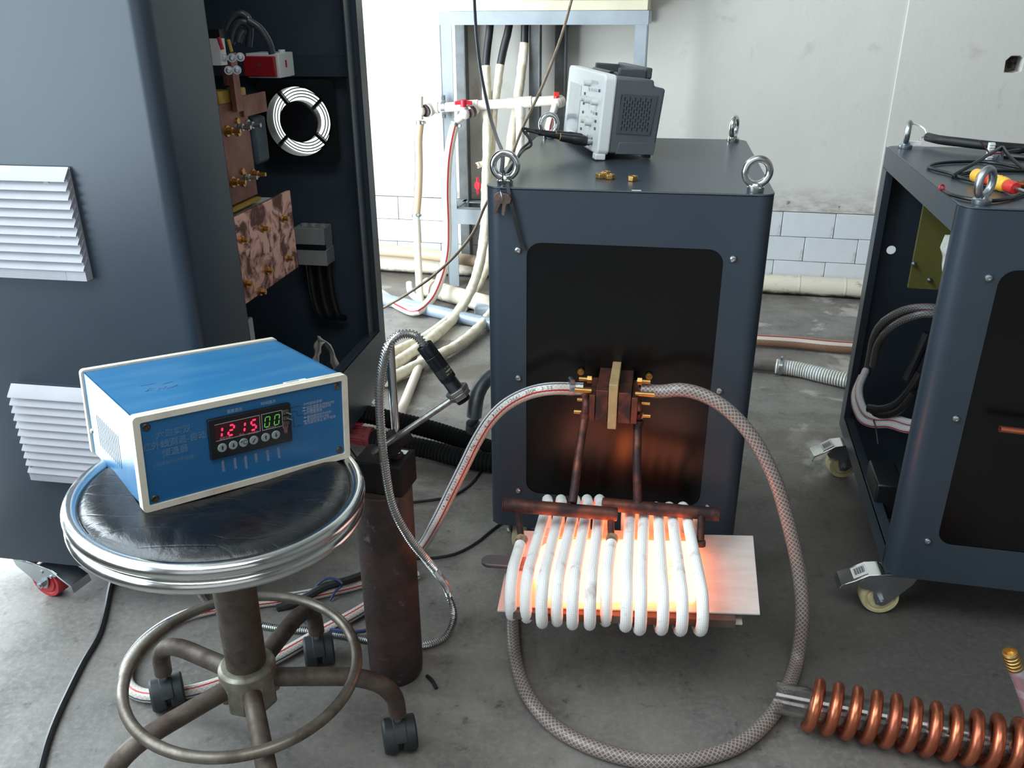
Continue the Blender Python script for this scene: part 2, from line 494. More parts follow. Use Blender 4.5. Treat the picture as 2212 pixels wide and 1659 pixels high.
t.bump(t.math('ADD', t.math('MULTIPLY', fine, 0.6), mid), 0.35, 0.003)
M_FLOOR = t.m
fl = MB(); fl.bb((-4.2, -3.0, -0.06), (4.2, 5.2, 0.0))
FLOOR = struct(fl, 'floor', M_FLOOR)

WYAW = -0.2093
WF = frame((1.1, 3.5, 0), WYAW)
t = NT('stained_plaster'); v = t.coord()
a = t.noise(v, 2.2, 6.0, 0.6); b = t.noise(v, 9.0, 7.0, 0.62); d = t.noise(v, 60.0, 4.0)
c = t.mix(t.ramp(a, [(0.35, 0.0), (0.7, 1.0)]), lin((196, 193, 187)), lin((204, 201, 194)))
c = t.mix(t.ramp(b, [(0.60, 0.0), (0.75, 0.65)]), c, lin((172, 162, 148)))
c = t.mix(t.ramp(t.noise(t.mapping(v, (1, 1, 0.5)), 4.4, 8.0, 0.7), [(0.62, 0.0), (0.72, 0.6)]), c, lin((158, 140, 128)))
# the plaster is grubbier and browner just above the tiles
sep = t.new('ShaderNodeSeparateXYZ'); t.link(v, sep.inputs[0])
low = t.ramp(sep.outputs[2], [(0.33, 1.0), (0.46, 0.0)])
c = t.mix(t.math('MULTIPLY', low, t.ramp(t.noise(t.mapping(v, (1, 1, 2.5)), 12.0, 8.0, 0.7), [(0.42, 0.0), (0.62, 0.8)])), c, lin((140, 128, 118)))
c = t.mix(t.math('MULTIPLY', low, t.ramp(t.noise(v, 34.0, 5.0), [(0.66, 0.0), (0.70, 0.9)])), c, lin((60, 54, 50)))
t.set(**{'Base Color': c, 'Roughness': 0.8})
t.bump(t.math('ADD', b, t.math('MULTIPLY', d, 0.3)), 0.3, 0.006)
M_WALL = t.m
HU, HZ = 0.775, 0.912   # the broken socket hole
wb = MB()
hole = [(HU - 0.026, HZ - 0.028), (HU + 0.004, HZ - 0.030), (HU + 0.028, HZ - 0.024), (HU + 0.030, HZ + 0.022), (HU + 0.018, HZ + 0.030), (HU - 0.014, HZ + 0.028), (HU - 0.028, HZ + 0.012)]
wb.plate([(-3.9, 0.0), (3.6, 0.0), (3.6, 3.3), (-3.9, 3.3)], [hole], 0.14, basis((0, 0.14, 0), (1, 0, 0), (0, -1, 0)))
WALL_B = struct(wb, 'wall_back', M_WALL, fr=WF)
_u0 = WF.y(1956, 40, 0.0).x
pp = MB(); pp.plate([(_u0, 0.342), (3.6, 0.342), (3.6, 3.3), (_u0, 3.3)], [hole], 0.007, basis((0, 0.0005, 0), (1, 0, 0), (0, -1, 0)))
part(pp, 'plaster_coat', M_WALL, WALL_B, bevel=0.003)
hb = MB(); hb.bb((HU - 0.05, 0.06, HZ - 0.05), (HU + 0.05, 0.075, HZ + 0.05))
part(hb, 'socket_recess', mat('crumbled_mortar', (52, 46, 40), 0.9, c2=(96, 88, 78), vs=60, lo=0.45, hi=0.55, bump=0.8, bs=90, bd=0.01), WALL_B, label='dark hollow behind the broken socket hole')
gl = MB(); gl.bb((-3.9, -0.0035, 0.0), (3.6, 0.0, 0.337))
part(gl, 'mortar_bed', mat('dark_grout', (70, 66, 64), 0.9), WALL_B)
t = NT('grey_glazed_tile'); v = t.coord('Object')
c = t.mix(t.ramp(t.noise(v, 5.0, 5.0), [(0.35, 0.0), (0.7, 1.0)]), lin((212, 216, 219)), lin((200, 203, 206)))
c = t.mix(t.ramp(t.noise(t.mapping(v, (1, 1, 0.4)), 16.0, 8.0, 0.7), [(0.62, 0.0), (0.70, 0.6)]), c, lin((128, 112, 98)))
c = t.mix(t.ramp(t.noise(v, 7.0, 7.0, 0.7), [(0.66, 0.0), (0.68, 0.95)]), c, lin((40, 37, 36)))
t.set(**{'Base Color': c, 'Roughness': 0.25})
M_TILE = t.m
TW, TH = 0.2090, 0.1025
tb = MB(); tb.bb((-TW / 2 + 0.0012, -0.0095, 0.001), (TW / 2 - 0.0012, -0.001, TH - 0.0012))
tile0 = None
for row, (ph, zb_) in enumerate(((0.027, 0.2338), (0.1278, 0.1313), (0.0128, 0.0288))):
    for k in range(-13, 6):
        u = ph + (k + 0.5) * TW
        if u < -2.4 or u > 1.3: continue
        if tile0 is None:
            tile0 = part(tb, 'tile', M_TILE, WALL_B, bevel=0.0012, seg=1); o = tile0
        else:
            o = tile0.copy(); COL.objects.link(o)
        o.location = (u, random.uniform(-0.0007, 0.0004), zb_)
        o.rotation_euler = (0, random.uniform(-0.002, 0.002), random.uniform(-0.004, 0.004))
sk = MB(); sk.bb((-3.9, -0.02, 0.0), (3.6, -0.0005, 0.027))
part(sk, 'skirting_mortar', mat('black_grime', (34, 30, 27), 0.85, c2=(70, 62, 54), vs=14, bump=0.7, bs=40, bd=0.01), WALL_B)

wl = MB()
wl.plate([(-3.0, 0.0), (4.6, 0.0), (4.6, 3.3), (-3.0, 3.3)], [[(1.32, 0.005), (3.34, 0.005), (3.34, 1.72), (1.32, 1.72)], [(0.04, 1.82), (2.76, 1.82), (2.76, 3.10), (0.04, 3.10)], [(-0.40, 0.62), (1.12, 0.62), (1.12, 1.70), (-0.40, 1.70)]], 0.12, basis((-1.48, 0, 0), (0, 1, 0), (1, 0, 0)))
M_ROOM = mat('dim_plaster', (150, 150, 146), 0.9, c2=(132, 131, 127), vs=3)
struct(wl, 'wall_left', M_ROOM)
wr = MB(); wr.bb((3.6, -3.0, 0), (3.7, 3.2, 3.3)); struct(wr, 'wall_right', M_ROOM)
ce = MB(); ce.bb((-4.2, -3.0, 3.3), (4.2, 5.2, 3.36)); struct(ce, 'ceiling', M_ROOM)

# ------------------------------------------------------------------ shared cabinet pieces
def caster(parent, pos, ang, M_WHEEL, R_=0.036, H=0.115, label=None, sticker=False, trail=0.030):
    """swivel caster whose pedal points along ang in the parent's frame"""
    M = Matrix.Translation((pos[0], pos[1], 0)) @ Matrix.Rotation(ang, 4, 'Z')
    f = MB(); f.T = M
    f.bb((-0.034, -0.03, H - 0.004), (0.034, 0.03, H))
    f.cyl((0, 0, H - 0.018), (0, 0, H - 0.003), 0.024, 20)
    poly = [(-0.030, H - 0.018), (-0.024, H - 0.036), (trail - 0.016, R_ - 0.006), (trail - 0.006, R_ - 0.014), (trail + 0.008, R_ - 0.012), (trail + 0.015, R_ + 0.004), (trail + 0.017, R_ + 0.018), (trail + 0.040, R_ + 0.024), (trail + 0.048, R_ + 0.034), (trail + 0.034, H - 0.022), (0.02, H - 0.016)]
    for y in (-0.0215, 0.0185):
        f.prism(poly, 0.003, M and basis((0, y + 0.003, 0), (1, 0, 0), (0, -1, 0)))
    f.bb((-0.026, -0.0215, H - 0.022), (0.03, 0.0215, H - 0.018))
    fork = part(f, 'caster', M_STEEL, parent, bevel=0.001, label=label)
    w = MB(); w.T = M @ basis((trail, 0, R_), (1, 0, 0), (0, 1, 0))
    w.lathe([(0.012, -0.016), (R_ * 0.62, -0.0165), (R_ * 0.66, -0.013), (R_ * 0.74, -0.013), (R_ * 0.78, -0.0165), (R_ * 0.94, -0.0165), (R_, -0.010), (R_, 0.010), (R_ * 0.94, 0.0165), (R_ * 0.78, 0.0165), (R_ * 0.74, 0.013), (R_ * 0.66, 0.013), (R_ * 0.62, 0.0165), (0.012, 0.016)], None, 32)
    part(w, 'wheel', M_WHEEL, fork)
    n = MB(); n.T = M
    n.cyl((trail, -0.033, R_), (trail, 0.033, R_), 0.0045, 12)
    n.cyl((trail, -0.030, R_), (trail, -0.0215, R_), 0.0085, 6); n.cyl((trail, 0.0215, R_), (trail, 0.030, R_), 0.0085, 6)
    n.cyl((trail + 0.005, -0.0235, H - 0.034), (trail + 0.005, -0.0215, H - 0.034), 0.0035, 10)
    n.cyl((trail + 0.028, -0.0235, H - 0.040), (trail + 0.028, -0.0215, H - 0.040), 0.0035, 10)
    part(n, 'axle_bolt', M_STEEL, fork)
    b = MB(); b.T = M
    prof = [(trail + 0.002, H - 0.020), (trail + 0.030, H - 0.024), (trail + 0.055, H - 0.040), (trail + 0.078, H - 0.052), (trail + 0.082, H - 0.066)]
    P = [Vector(p) for p in prof]; off = [p + Vector((0.0015, 0.003)) for p in P]
    poly = [tuple(p) for p in off] + [tuple(p) for p in P[::-1]]
    b.prism(poly, 0.046, basis((0, 0.023, 0), (1, 0, 0), (0, -1, 0)))
    part(b, 'brake_pedal', M_CHROME if sticker else M_STEEL, fork, bevel=0.0008)
    if sticker:
        s = MB(); s.T = M
        sl = (P[1] - P[2]).normalized()
        s.add([(P[1].x + 0.002, -0.017, P[1].y + 0.0040), (P[2].x + 0.002, -0.017, P[2].y + 0.0040), (P[2].x + 0.002, 0.017, P[2].y + 0.0040), (P[1].x + 0.002, 0.017, P[1].y + 0.0040)], [(0, 1, 2, 3)])
        part(s, 'paper_label', mat('paper_label', (214, 214, 210), 0.6), fork, label='white barcode label on the pedal')
        s2 = MB(); s2.T = M
        for k in range(9):
            q = 0.15 + 0.08 * k
            a = P[1].lerp(P[2], q); b_ = P[1].lerp(P[2], q + 0.035 + 0.02 * (k % 2))
            s2.add([(a.x + 0.0022, -0.011, a.y + 0.0044), (b_.x + 0.0022, -0.011, b_.y + 0.0044), (b_.x + 0.0022, 0.009, b_.y + 0.0044), (a.x + 0.0022, 0.009, a.y + 0.0044)], [(0, 1, 2, 3)])
        part(s2, 'barcode', M_BLACKPL, fork)
    return fork
def eyebolt(parent, pos, yaw, M_=None, R_=0.0215, r=0.0062):
    m = MB(); x, y, z = pos
    m.lathe([(0.0135, 0), (0.0145, 0.002), (0.0145, 0.008), (0.011, 0.010), (0.009, 0.014)], Matrix.Translation(pos), 20)
    m.torus((x, y, z + 0.012 + R_), (math.sin(yaw), -math.cos(yaw), 0), R_, r, 40, 12)
    return part(m, 'eyebolt', M_ or M_CHROME, parent)
def screw(parent, pos, n=(0, -1, 0), r=0.0062):
    m = MB(); m.T = basis(pos, (1, 0, 0.001), n)
    m.lathe([(r, 0), (r, 0.0012), (r * 0.85, 0.003), (r * 0.4, 0.0042), (r * 0.36, 0.0026), (0.0001, 0.0022)], None, 16)
    return part(m, 'screw', M_STEEL, parent)

ZB, ZT, CW, CD = 0.115, 0.821, 0.50, 0.6616
def corner_path(sx, r=0.026, ret=0.05, flip=False):
    """front corner: short front flat, quarter round, side return; sx=-1 left, 1 right"""
    pts = [(sx * (CW / 2 - r - 0.004), 0.0)]
    for k in range(9):
        a = PI / 2 * k / 8; pts.append((sx * (CW / 2 - r + r * math.sin(a)), r - r * math.cos(a)))
    pts.append((sx * CW / 2, r + ret))
    return pts
def front_face(root):
    m = MB()
    inner = rrect(-0.1745, 0.1985, 0.1745, 0.7235, 0.027)
    r = 0.030
    m.plate([(-CW / 2 + r, ZB), (CW / 2 - r, ZB), (CW / 2 - r, ZT - 0.004), (-CW / 2 + r, ZT - 0.004)], [inner], 0.002, basis((0, 0.002, 0), (1, 0, 0), (0, -1, 0)))
    part(m, 'front_frame', M_PAINT, root)
    m = MB(); m.bb((-0.20, 0.0025, 0.17), (0.20, 0.006, 0.75))
    part(m, 'black_panel', M_BLACKPANEL, root, label='glossy black insulating panel')
    for sx in (-0.1903, 0.1903):
        for z in (0.7084, 0.4552, 0.2020):
            screw(root, (sx, -0.0005, z))
def top_plate(root):
    m = MB(); m.prism(rrect(-CW / 2 - 0.0005, -0.0015, CW / 2 + 0.0005, CD + 0.001, 0.026, 6), 0.0035, Matrix.Translation((0, 0, ZT - 0.0035)))
    part(m, 'top_panel', M_PAINT, root, bevel=0.0016)

# ------------------------------------------------------------------ middle cabinet
CF = frame((0.1996, 1.4734, 0), -0.1731)
C1 = thing('power_cabinet', 'closed dark grey cabinet with black front panel behind the glowing coil', 'cabinet', CF)
front_face(C1); top_plate(C1)
for sx in (-1, 1):
    p = corner_path(sx, ret=CD - 0.026 - 0.01)
    m = MB(); m.sheet(p, ZB, ZT - 0.003, 0.002 * sx)
    part(m, 'side_panel', M_PAINT, C1)
m = MB(); m.bb((-CW / 2 + 0.003, CD - 0.008, ZB), (CW / 2 - 0.003, CD - 0.004, ZT - 0.003)); part(m, 'back_panel', M_PAINT, C1)
m = MB(); m.bb((-CW / 2 + 0.003, 0.01, ZB), (CW / 2 - 0.003, CD - 0.01, ZB + 0.003)); part(m, 'base_panel', M_PAINT_IN, C1)
EB = [(-0.2178, 0.0249, 0.0), (0.2178, 0.0249, 0.25), (0.2178, 0.6521 - 0.03, 1.25), (-0.2178, 0.6521 - 0.03, 0.6)]
for x, y, a in EB:
    eyebolt(C1, (x, y, ZT), a)
M_NYLON = mat('cream_nylon_wheel', (214, 204, 160), 0.45, c2=(196, 184, 140), vs=40)
for x, y in ((-0.20, 0.07), (0.20, 0.07), (-0.20, 0.59), (0.20, 0.59)):
    caster(C1, (x, y), PI / 2 if y < 0.3 else -PI / 2, M_NYLON)
q = CF.z(1375, 411, ZT)
m = MB(); m.bb((q.x - 0.008, 0.001, ZT - 0.0005), (q.x + 0.008, 0.005, ZT + 0.0006)); part(m, 'sticker', M_WHITEPL, C1, label='tiny white sticker on the top edge')
# output terminal blocks, insulating plate and their bolts belong to the cabinet
BZ1, BZ0, BD_ = 0.486, 0.426, 0.103
bl = MB(); bl.bb((-0.0325, -BD_, BZ0), (-0.0105, 0.004, BZ1)); part(bl, 'output_block', M_COPPER_OX, C1, bevel=0.001)
bl = MB(); bl.bb((0.0075, -BD_, BZ0 - 0.002), (0.0305, 0.004, BZ1 - 0.002)); part(bl, 'output_block', M_COPPER_OX, C1, bevel=0.001)
bl = MB(); bl.bb((-0.0095, -BD_ - 0.003, 0.412), (0.0065, 0.004, 0.500))
part(bl, 'insulating_plate', mat('fibreglass_board', (176, 150, 108), 0.5, c2=(158, 134, 92), vs=30), C1, bevel=0.0012, label='tan fibreglass plate between the copper blocks')

# ------------------------------------------------------------------ right cabinet with its left side open
RF = frame((0.9561, 1.2783, 0), -0.2151)
C2 = thing('power_cabinet', 'dark grey cabinet with its left side open at the right edge of the picture', 'cabinet', RF)
front_face(C2); top_plate(C2)
m = MB(); m.sheet(corner_path(-1, ret=0.012), ZB, ZT - 0.003, -0.002); part(m, 'corner_post', M_PAINT, C2)
m = MB(); m.sheet(corner_path(1, ret=CD - 0.036), ZB, ZT - 0.003, 0.002); part(m, 'side_panel', M_PAINT, C2)
m = MB()   # top rail and sill of the open side, rear post
m.bb((-CW / 2, 0.03, ZT - 0.046), (-CW / 2 + 0.002, CD, ZT - 0.003)); m.bb((-CW / 2, 0.03, ZT - 0.048), (-CW / 2 + 0.02, CD, ZT - 0.046))
part(m, 'top_rail', M_PAINT, C2)
m = MB(); m.bb((-CW / 2, 0.03, ZB), (-CW / 2 + 0.002, CD, ZB + 0.042)); m.bb((-CW / 2, 0.03, ZB + 0.040), (-CW / 2 + 0.022, CD, ZB + 0.042))
part(m, 'sill', M_PAINT, C2)
m = MB(); m.bb((-CW / 2, CD - 0.045, ZB + 0.042), (-CW / 2 + 0.002, CD, ZT - 0.046)); m.bb((-CW / 2, CD - 0.047, ZB + 0.042), (-CW / 2 + 0.016, CD - 0.045, ZT - 0.046)); m.bb((-CW / 2, CD - 0.002, ZB + 0.042), (-CW / 2 + 0.02, CD, ZT - 0.046))
part(m, 'rear_post', M_PAINT, C2)
q = RF.y(1925, 540, CD - 0.006)
m = MB(); m.plate([(-CW / 2 + 0.015, ZB), (CW / 2 - 0.004, ZB), (CW / 2 - 0.004, ZT - 0.004), (-CW / 2 + 0.015, ZT - 0.004)], [circle(q.x, q.z, 0.0105, 24)], 0.003, basis((0, CD - 0.004, 0), (1, 0, 0), (0, -1, 0)))
part(m, 'back_panel', M_PAINT_IN, C2)
m = MB(); m.bb((-CW / 2 + 0.002, 0.004, ZB + 0.003), (CW / 2 - 0.003, CD - 0.008, ZB + 0.006)); part(m, 'base_panel', M_PAINT, C2)
for (x, y, a) in ((-0.2178, 0.0249, 0.85), (-0.2178, 0.622, 1.35), (0.2178, 0.0249, 0.4), (0.2178, 0.622, 0.9)):
    eyebolt(C2, (x, y, ZT), a, M_STEEL)
caster(C2, (-0.212, 0.052), PI + 0.08, M_NYLON, sticker=True, R_=0.037)
caster(C2, (-0.212, 0.60), PI + 0.18, M_NYLON, sticker=True, R_=0.037)
caster(C2, (0.20, 0.06), 0.4, M_NYLON); caster(C2, (0.20, 0.60), 0.2, M_NYLON)
# inside: yellow board, hoses, cloth, black transformer
a = RF.y(1983, 440, 0.50); b = RF.y(1948, 620, 0.50)
m = MB(); m.bb((b.x + 0.012, 0.495, b.z), (CW / 2 - 0.05, 0.505, ZT - 0.05))
BOARD = part(m, 'circuit_board', mat('olive_yellow_board', (120, 116, 60), 0.5, c2=(104, 100, 50), vs=9), C2, label='olive yellow insulating board')
for px, py in ((1974, 570), (2008, 605)):
    q = RF.y(px, py, 0.494); s = MB(); s.T = basis((q.x, 0.495, q.z), (1, 0, 0), (0, -1, 0)); s.lathe([(0.005, 0), (0.005, 0.002), (0.0028, 0.003), (0.0028, 0.012), (0.0001, 0.012)], None, 12)
    part(s, 'board_screw', M_STEEL, BOARD)
M_HOSE_DARK = hose_mat('grey_braided_hose', (70, 68, 68), (128, 126, 124), stripes=((0.05, 0.02, (130, 40, 48)),), n_u=8)
M_HOSE_WHITE = hose_mat('white_red_line_hose', (190, 190, 190), (214, 214, 214), stripes=((0.10, 0.03, (176, 40, 60)),), n_u=8)
def rfp(px, py, y): q = RF.y(px, py, y); return q
m = MB(); m.tube([rfp(x, y, d) for x, y, d in ((2035, 668, 0.36), (2005, 664, 0.37), (1960, 668, 0.39), (1915, 690, 0.42), (1890, 722, 0.46), (1880, 765, 0.50), (1872, 810, 0.52))], 0.0085, 10, ref=(0, -0.5, 1)); m.tube([rfp(x, y, d) for x, y, d in ((2035, 681, 0.35), (2002, 678, 0.36), (1955, 690, 0.38), (1918, 715, 0.41), (1896, 745, 0.45), (1886, 790, 0.48))], 0.0085, 10, ref=(0, -0.5, 1))
part(m, 'cooling_hose', M_HOSE_DARK, C2)
m = MB()
for dx, dy in ((0, 0), (-9, 14)):
    m.tube([rfp(x + dx, y + dy, d) for x, y, d in ((1870, 800, 0.50), (1856, 836, 0.45), (1858, 865, 0.41), (1873, 893, 0.37), (1895, 902, 0.35), (1930, 903, 0.33), (1965, 913, 0.30), (2000, 915, 0.28))], 0.0085, 10, ref=(-0.6, -0.8, 0.3))
part(m, 'drain_hose', M_HOSE_WHITE, C2, label='pair of white hoses with a thin red line')
m = MB(); m.tube([rfp(x, y, d) for x, y, d in ((1876, 882, 0.37), (1905, 885, 0.35), (1935, 875, 0.33), (1965, 845, 0.31), (1990, 805, 0.30))], 0.010, 10); m.tube([rfp(x, y, d) for x, y, d in ((1878, 892, 0.37), (1905, 897, 0.34), (1940, 888, 0.31), (1975, 850, 0.29))], 0.008, 10)
m.tube([rfp(x, y, d) for x, y, d in ((1960, 820, 0.40), (1978, 780, 0.40), (1992, 750, 0.40), (2005, 720, 0.40))], 0.0105, 10)
part(m, 'power_cable', M_BLACK, C2)
q0 = rfp(1895, 910, 0.30); q1 = rfp(1940, 995, 0.22)
m = MB(); m.bb((q0.x, 0.20, ZB + 0.006), (q0.x + 0.055, 0.31, ZB + 0.085)); part(m, 'black_choke', M_BLACKPL, C2, bevel=0.004)
m = MB(); m.tube([rfp(x, y, d) for x, y, d in ((1886, 905, 0.36), (1892, 925, 0.30), (1897, 960, 0.27))], 0.0016, 6); part(m, 'cable_tie', M_BLACK, C2)
def cloth(fr_pts, name, M_, parent, w, seed, nu=14, nv=6, amp=0.008):
    P = spline(fr_pts, 6)
    m = MB()
    def fn(u, v_):
        s = u * (len(P) - 1); i = min(int(s), len(P) - 2); p = P[i].lerp(P[i + 1], s - i)
        tn = (P[i + 1] - P[i]).normalized(); sd = Vector((0.75, -0.66, 0.0)); sd = (sd - tn * sd.dot(tn)).normalized()
        q = p + sd * (v_ - 0.5) * w * (0.8 + 0.4 * mnoise.noise(Vector((u * 3, seed, 0))))
        nz = mnoise.noise(q * 38 + Vector((seed, 0, 0)))
        return q + tn.cross(sd) * nz * amp * 2
    m.grid(fn, nu, nv)
    o = part(m, name, M_, parent, ang=80)
    sm = o.modifiers.new('thick', 'SOLIDIFY'); sm.thickness = 0.002
    return o
M_CLOTH = mat('white_cotton_cloth', (206, 204, 196), 0.9, c2=(188, 184, 174), vs=30, bump=0.4, bs=200)
c = rfp(2040, 545, 0.22)
GLV = thing('cotton_rag', 'white cotton rag tucked behind the corner post of the open right cabinet', 'rag', RF)
cloth([c + Vector((0.012, 0.02, 0.028)), c + Vector((0.006, 0.01, 0.015)), c + Vector((0.002, 0.0, 0.0)), c + Vector((0.008, 0.0, -0.018)), c + Vector((0.016, 0.0, -0.030))], 'rag_fold', M_CLOTH, GLV, 0.03, 3)
q = RF.y(2162, 929, -0.002)
m = MB(); m.hollow((q.x, 0.005, q.z), (q.x, -0.0, q.z), 0.012, 0.009, 20)
m2 = MB(); pA = RF.y(2190, 930, -0.035); m2.hollow((pA.x - 0.022, -0.036, pA.z + 0.001), (pA.x + 0.09, -0.030, pA.z - 0.006), 0.0058, 0.0044, 16)
CT = thing('copper_tube', 'short copper tube jutting out before the black panel of the right cabinet', 'tube', RF)
part(m2, 'tube_body', M_COPPER_BR, CT)
m3 = MB(); m3.tube([(pA.x + 0.088, -0.030, pA.z - 0.006), (pA.x + 0.10, -0.026, pA.z - 0.0065), (pA.x + 0.106, -0.01, pA.z - 0.0065), (pA.x + 0.106, 0.004, pA.z - 0.0065)], 0.0058, 14); part(m3, 'tube_elbow', M_COPPER_BR, CT)
# ------------------------------------------------------------------ tall cabinet on the left
LF = frame((-0.53, 1.340, 0), -0.165)
LW, LD, LZB, LZT = 0.62, 0.985, 0.10, 1.70
L1 = thing('tall_cabinet', 'tall dark grey cabinet with louvred vents and its right side door removed', 'cabinet', LF)
r = 0.026
path = [(-LW, LD - 0.01), (-LW, r)] + [(-LW + r - r * math.cos(PI / 2 * k / 6), r - r * math.sin(PI / 2 * k / 6)) for k in range(1, 7)]
path += [(-r + r * math.sin(PI / 2 * k / 8), r - r * math.cos(PI / 2 * k / 8)) for k in range(9)] + [(0.0, 0.142), (0.0, 0.1435)]
m = MB(); m.sheet(path, LZB, LZT, 0.002); part(m, 'front_panel', M_PAINT, L1)
m = MB(); m.bb((-0.006, 0.1425, LZB + 0.17), (-0.003, 0.188, LZT)); m.bb((-0.05, 0.186, LZB + 0.17), (-0.003, 0.188, LZT)); part(m, 'front_post', M_PAINT, L1)
m = MB(); m.bb((-0.002, 0.142, LZB), (0.0, LD, LZB + 0.172)); m.bb((-0.03, 0.142, LZB + 0.170), (0.0, LD - 0.03, LZB + 0.172)); part(m, 'side_sill', M_PAINT, L1)
m = MB(); m.bb((-0.002, LD - 0.045, LZB + 0.172), (0.0, LD, LZT)); m.bb((-0.04, LD - 0.047, LZB + 0.172), (0.0, LD - 0.045, LZT)); m.bb((-0.016, LD - 0.10, LZB + 0.172), (-0.013, LD - 0.045, LZT)); part(m, 'rear_post', M_PAINT, L1)
m = MB(); m.bb((-LW, 0.003, LZT), (0, LD, LZT + 0.004)); part(m, 'top_panel', M_PAINT, L1)
m = MB(); m.bb((-LW + 0.003, 0.003, LZB), (-0.003, LD - 0.01, LZB + 0.004)); part(m, 'base_panel', M_PAINT_IN, L1)
FC = LF.y(655, 260, LD - 0.012); FR_ = 0.088
m = MB(); m.plate([(-LW, LZB), (0.0, LZB), (0.0, LZT), (-LW, LZT)], [circle(FC.x, FC.z, FR_, 48)], 0.003, basis((0, LD - 0.002, 0), (1, 0, 0), (0, -1, 0)))
part(m, 'back_panel', M_PAINT_IN, L1)
# fan in the back panel
m = MB(); m.hollow((FC.x, LD - 0.045, FC.z), (FC.x, LD - 0.004, FC.z), FR_ + 0.004, FR_ - 0.001, 48)
m.plate(rrect(FC.x - 0.105, FC.z - 0.105, FC.x + 0.105, FC.z + 0.105, 0.02), [circle(FC.x, FC.z, FR_, 48)], 0.004, basis((0, LD - 0.041, 0), (1, 0, 0), (0, -1, 0)))
FAN = part(m, 'cooling_fan', M_BLACKPL, L1, label='round black fan set in the back panel')
m = MB(); m.T = basis((FC.x, LD - 0.012, FC.z), (1, 0, 0), (0, -1, 0)); m.lathe([(0.050, 0), (0.052, 0.004), (0.052, 0.030), (0.048, 0.034), (0.0001, 0.035)], None, 36); part(m, 'fan_hub', M_BLACKPL, FAN)
for k, a in enumerate((42, 128, 222, 318)):
    d = Vector((math.cos(math.radians(a)), 0, math.sin(math.radians(a)))); c0 = Vector((FC.x, LD - 0.020, FC.z))
    m = MB(); sd = Vector((-d.z, 0, d.x))
    m.box(c0 + d * 0.069, (0.044, 0.014, 0.008), Matrix(((d.x, 0, sd.x), (0, 1, 0), (d.z, 0, sd.z))))
    part(m, 'strut', M_BLACKPL, FAN)
for rr in (0.059, 0.0665, 0.074, 0.0815):
    m = MB(); m.torus((FC.x, LD - 0.006, FC.z), (0, 1, 0), rr, 0.0014, 40, 5); part(m, 'guard_ring', M_BLACKPL, FAN)
a = LF.y(640, 121, LD - 0.05); b = LF.y(770, 166, LD - 0.05)
m = MB(); m.bb((-LW + 0.01, LD - 0.05, b.z), (-0.005, LD - 0.046, a.z)); m.bb((-LW + 0.01, LD - 0.05, a.z - 0.002), (-0.005, LD - 0.005, a.z)); part(m, 'cross_bar', M_PAINT, L1)

# louvred vents on the front
M_VENT = mat('pale_grey_vent_plastic', (170, 168, 173), 0.55, c2=(162, 160, 165), vs=10)
def vent(x0, x1, z0, z1, label):
    hh = z1 - z0; n = 11
    m = MB()
    for x in (x0, x1 - 0.004):
        m.prism([(0, z0), (-0.016, z0), (-0.016, z0 + 0.02), (-0.012, z1 - 0.015), (0, z1)], 0.004, basis((x, 0, 0), (0, 1, 0), (1, 0, 0)))
    m.bb((x0 + 0.002, -0.004, z0), (x1 - 0.002, 0.0, z1))
    m.bb((x0 - 0.001, -0.018, z0), (x1 + 0.001, -0.002, z0 + 0.016))
    for k in range(5): m.bb((x0 - 0.001, -0.0186, z0 + 0.002 + 0.0028 * k), (x1 - 0.035, -0.0178, z0 + 0.0033 + 0.0028 * k))
    for fx, fz in ((0.18, 0.86), (0.82, 0.86), (0.82, 0.42)):
        m.cyl((x0 + (x1 - x0) * fx, -0.014, z0 + hh * fz), (x0 + (x1 - x0) * fx, -0.002, z0 + hh * fz), 0.006, 12)
    V = part(m, 'louvred_vent', M_VENT, L1, label=label)
    for k in range(n):
        zc = z0 + 0.024 + (hh - 0.036) * k / (n - 1)
        s = MB(); s.prism([(-0.002, zc + 0.013), (-0.0045, zc + 0.014), (-0.021, zc - 0.004), (-0.0215, zc - 0.0065), (-0.019, zc - 0.0055)], x1 - x0 + 0.002, basis((x0 - 0.001, 0, 0), (0, 1, 0), (1, 0, 0)))
        part(s, 'slat', M_VENT, V)
    return V
qa = LF.y(142, 367, -0.018); qb = LF.y(187, 608, -0.018)
zt1, zb1 = qa.z, qb.z; vh = zt1 - zb1; vx1 = qb.x
vent(vx1 - 0.205, vx1, zb1, zt1, 'upper pale louvred vent')
qc = LF.y(30, 838, -0.018); qd = LF.y(68, 1037, -0.018)
vent(qd.x, qd.x + 0.205, qd.z, qc.z, 'lower pale louvred vent')

# caster under the front
M_REDWHEEL = mat('red_polyurethane_wheel', (186, 48, 56), 0.45, c2=(164, 40, 48), vs=30)
cw = LF.I @ PZ(112, 1286, 0.0)
ca = -0.20
caster(L1, (cw.x - 0.042 * math.cos(ca), cw.y - 0.042 * math.sin(ca) + 0.012), ca, M_REDWHEEL, R_=0.0375, H=0.10, label='steel brake caster with red wheel', trail=0.042)
caster(L1, (-0.10, 0.10), -PI / 2, M_REDWHEEL, R_=0.0375, H=0.10, trail=-0.03)
caster(L1, (-0.10, LD - 0.12), 0.0, M_REDWHEEL, R_=0.0375, H=0.10); caster(L1, (-LW + 0.10, LD - 0.12), PI, M_REDWHEEL, R_=0.0375, H=0.10)

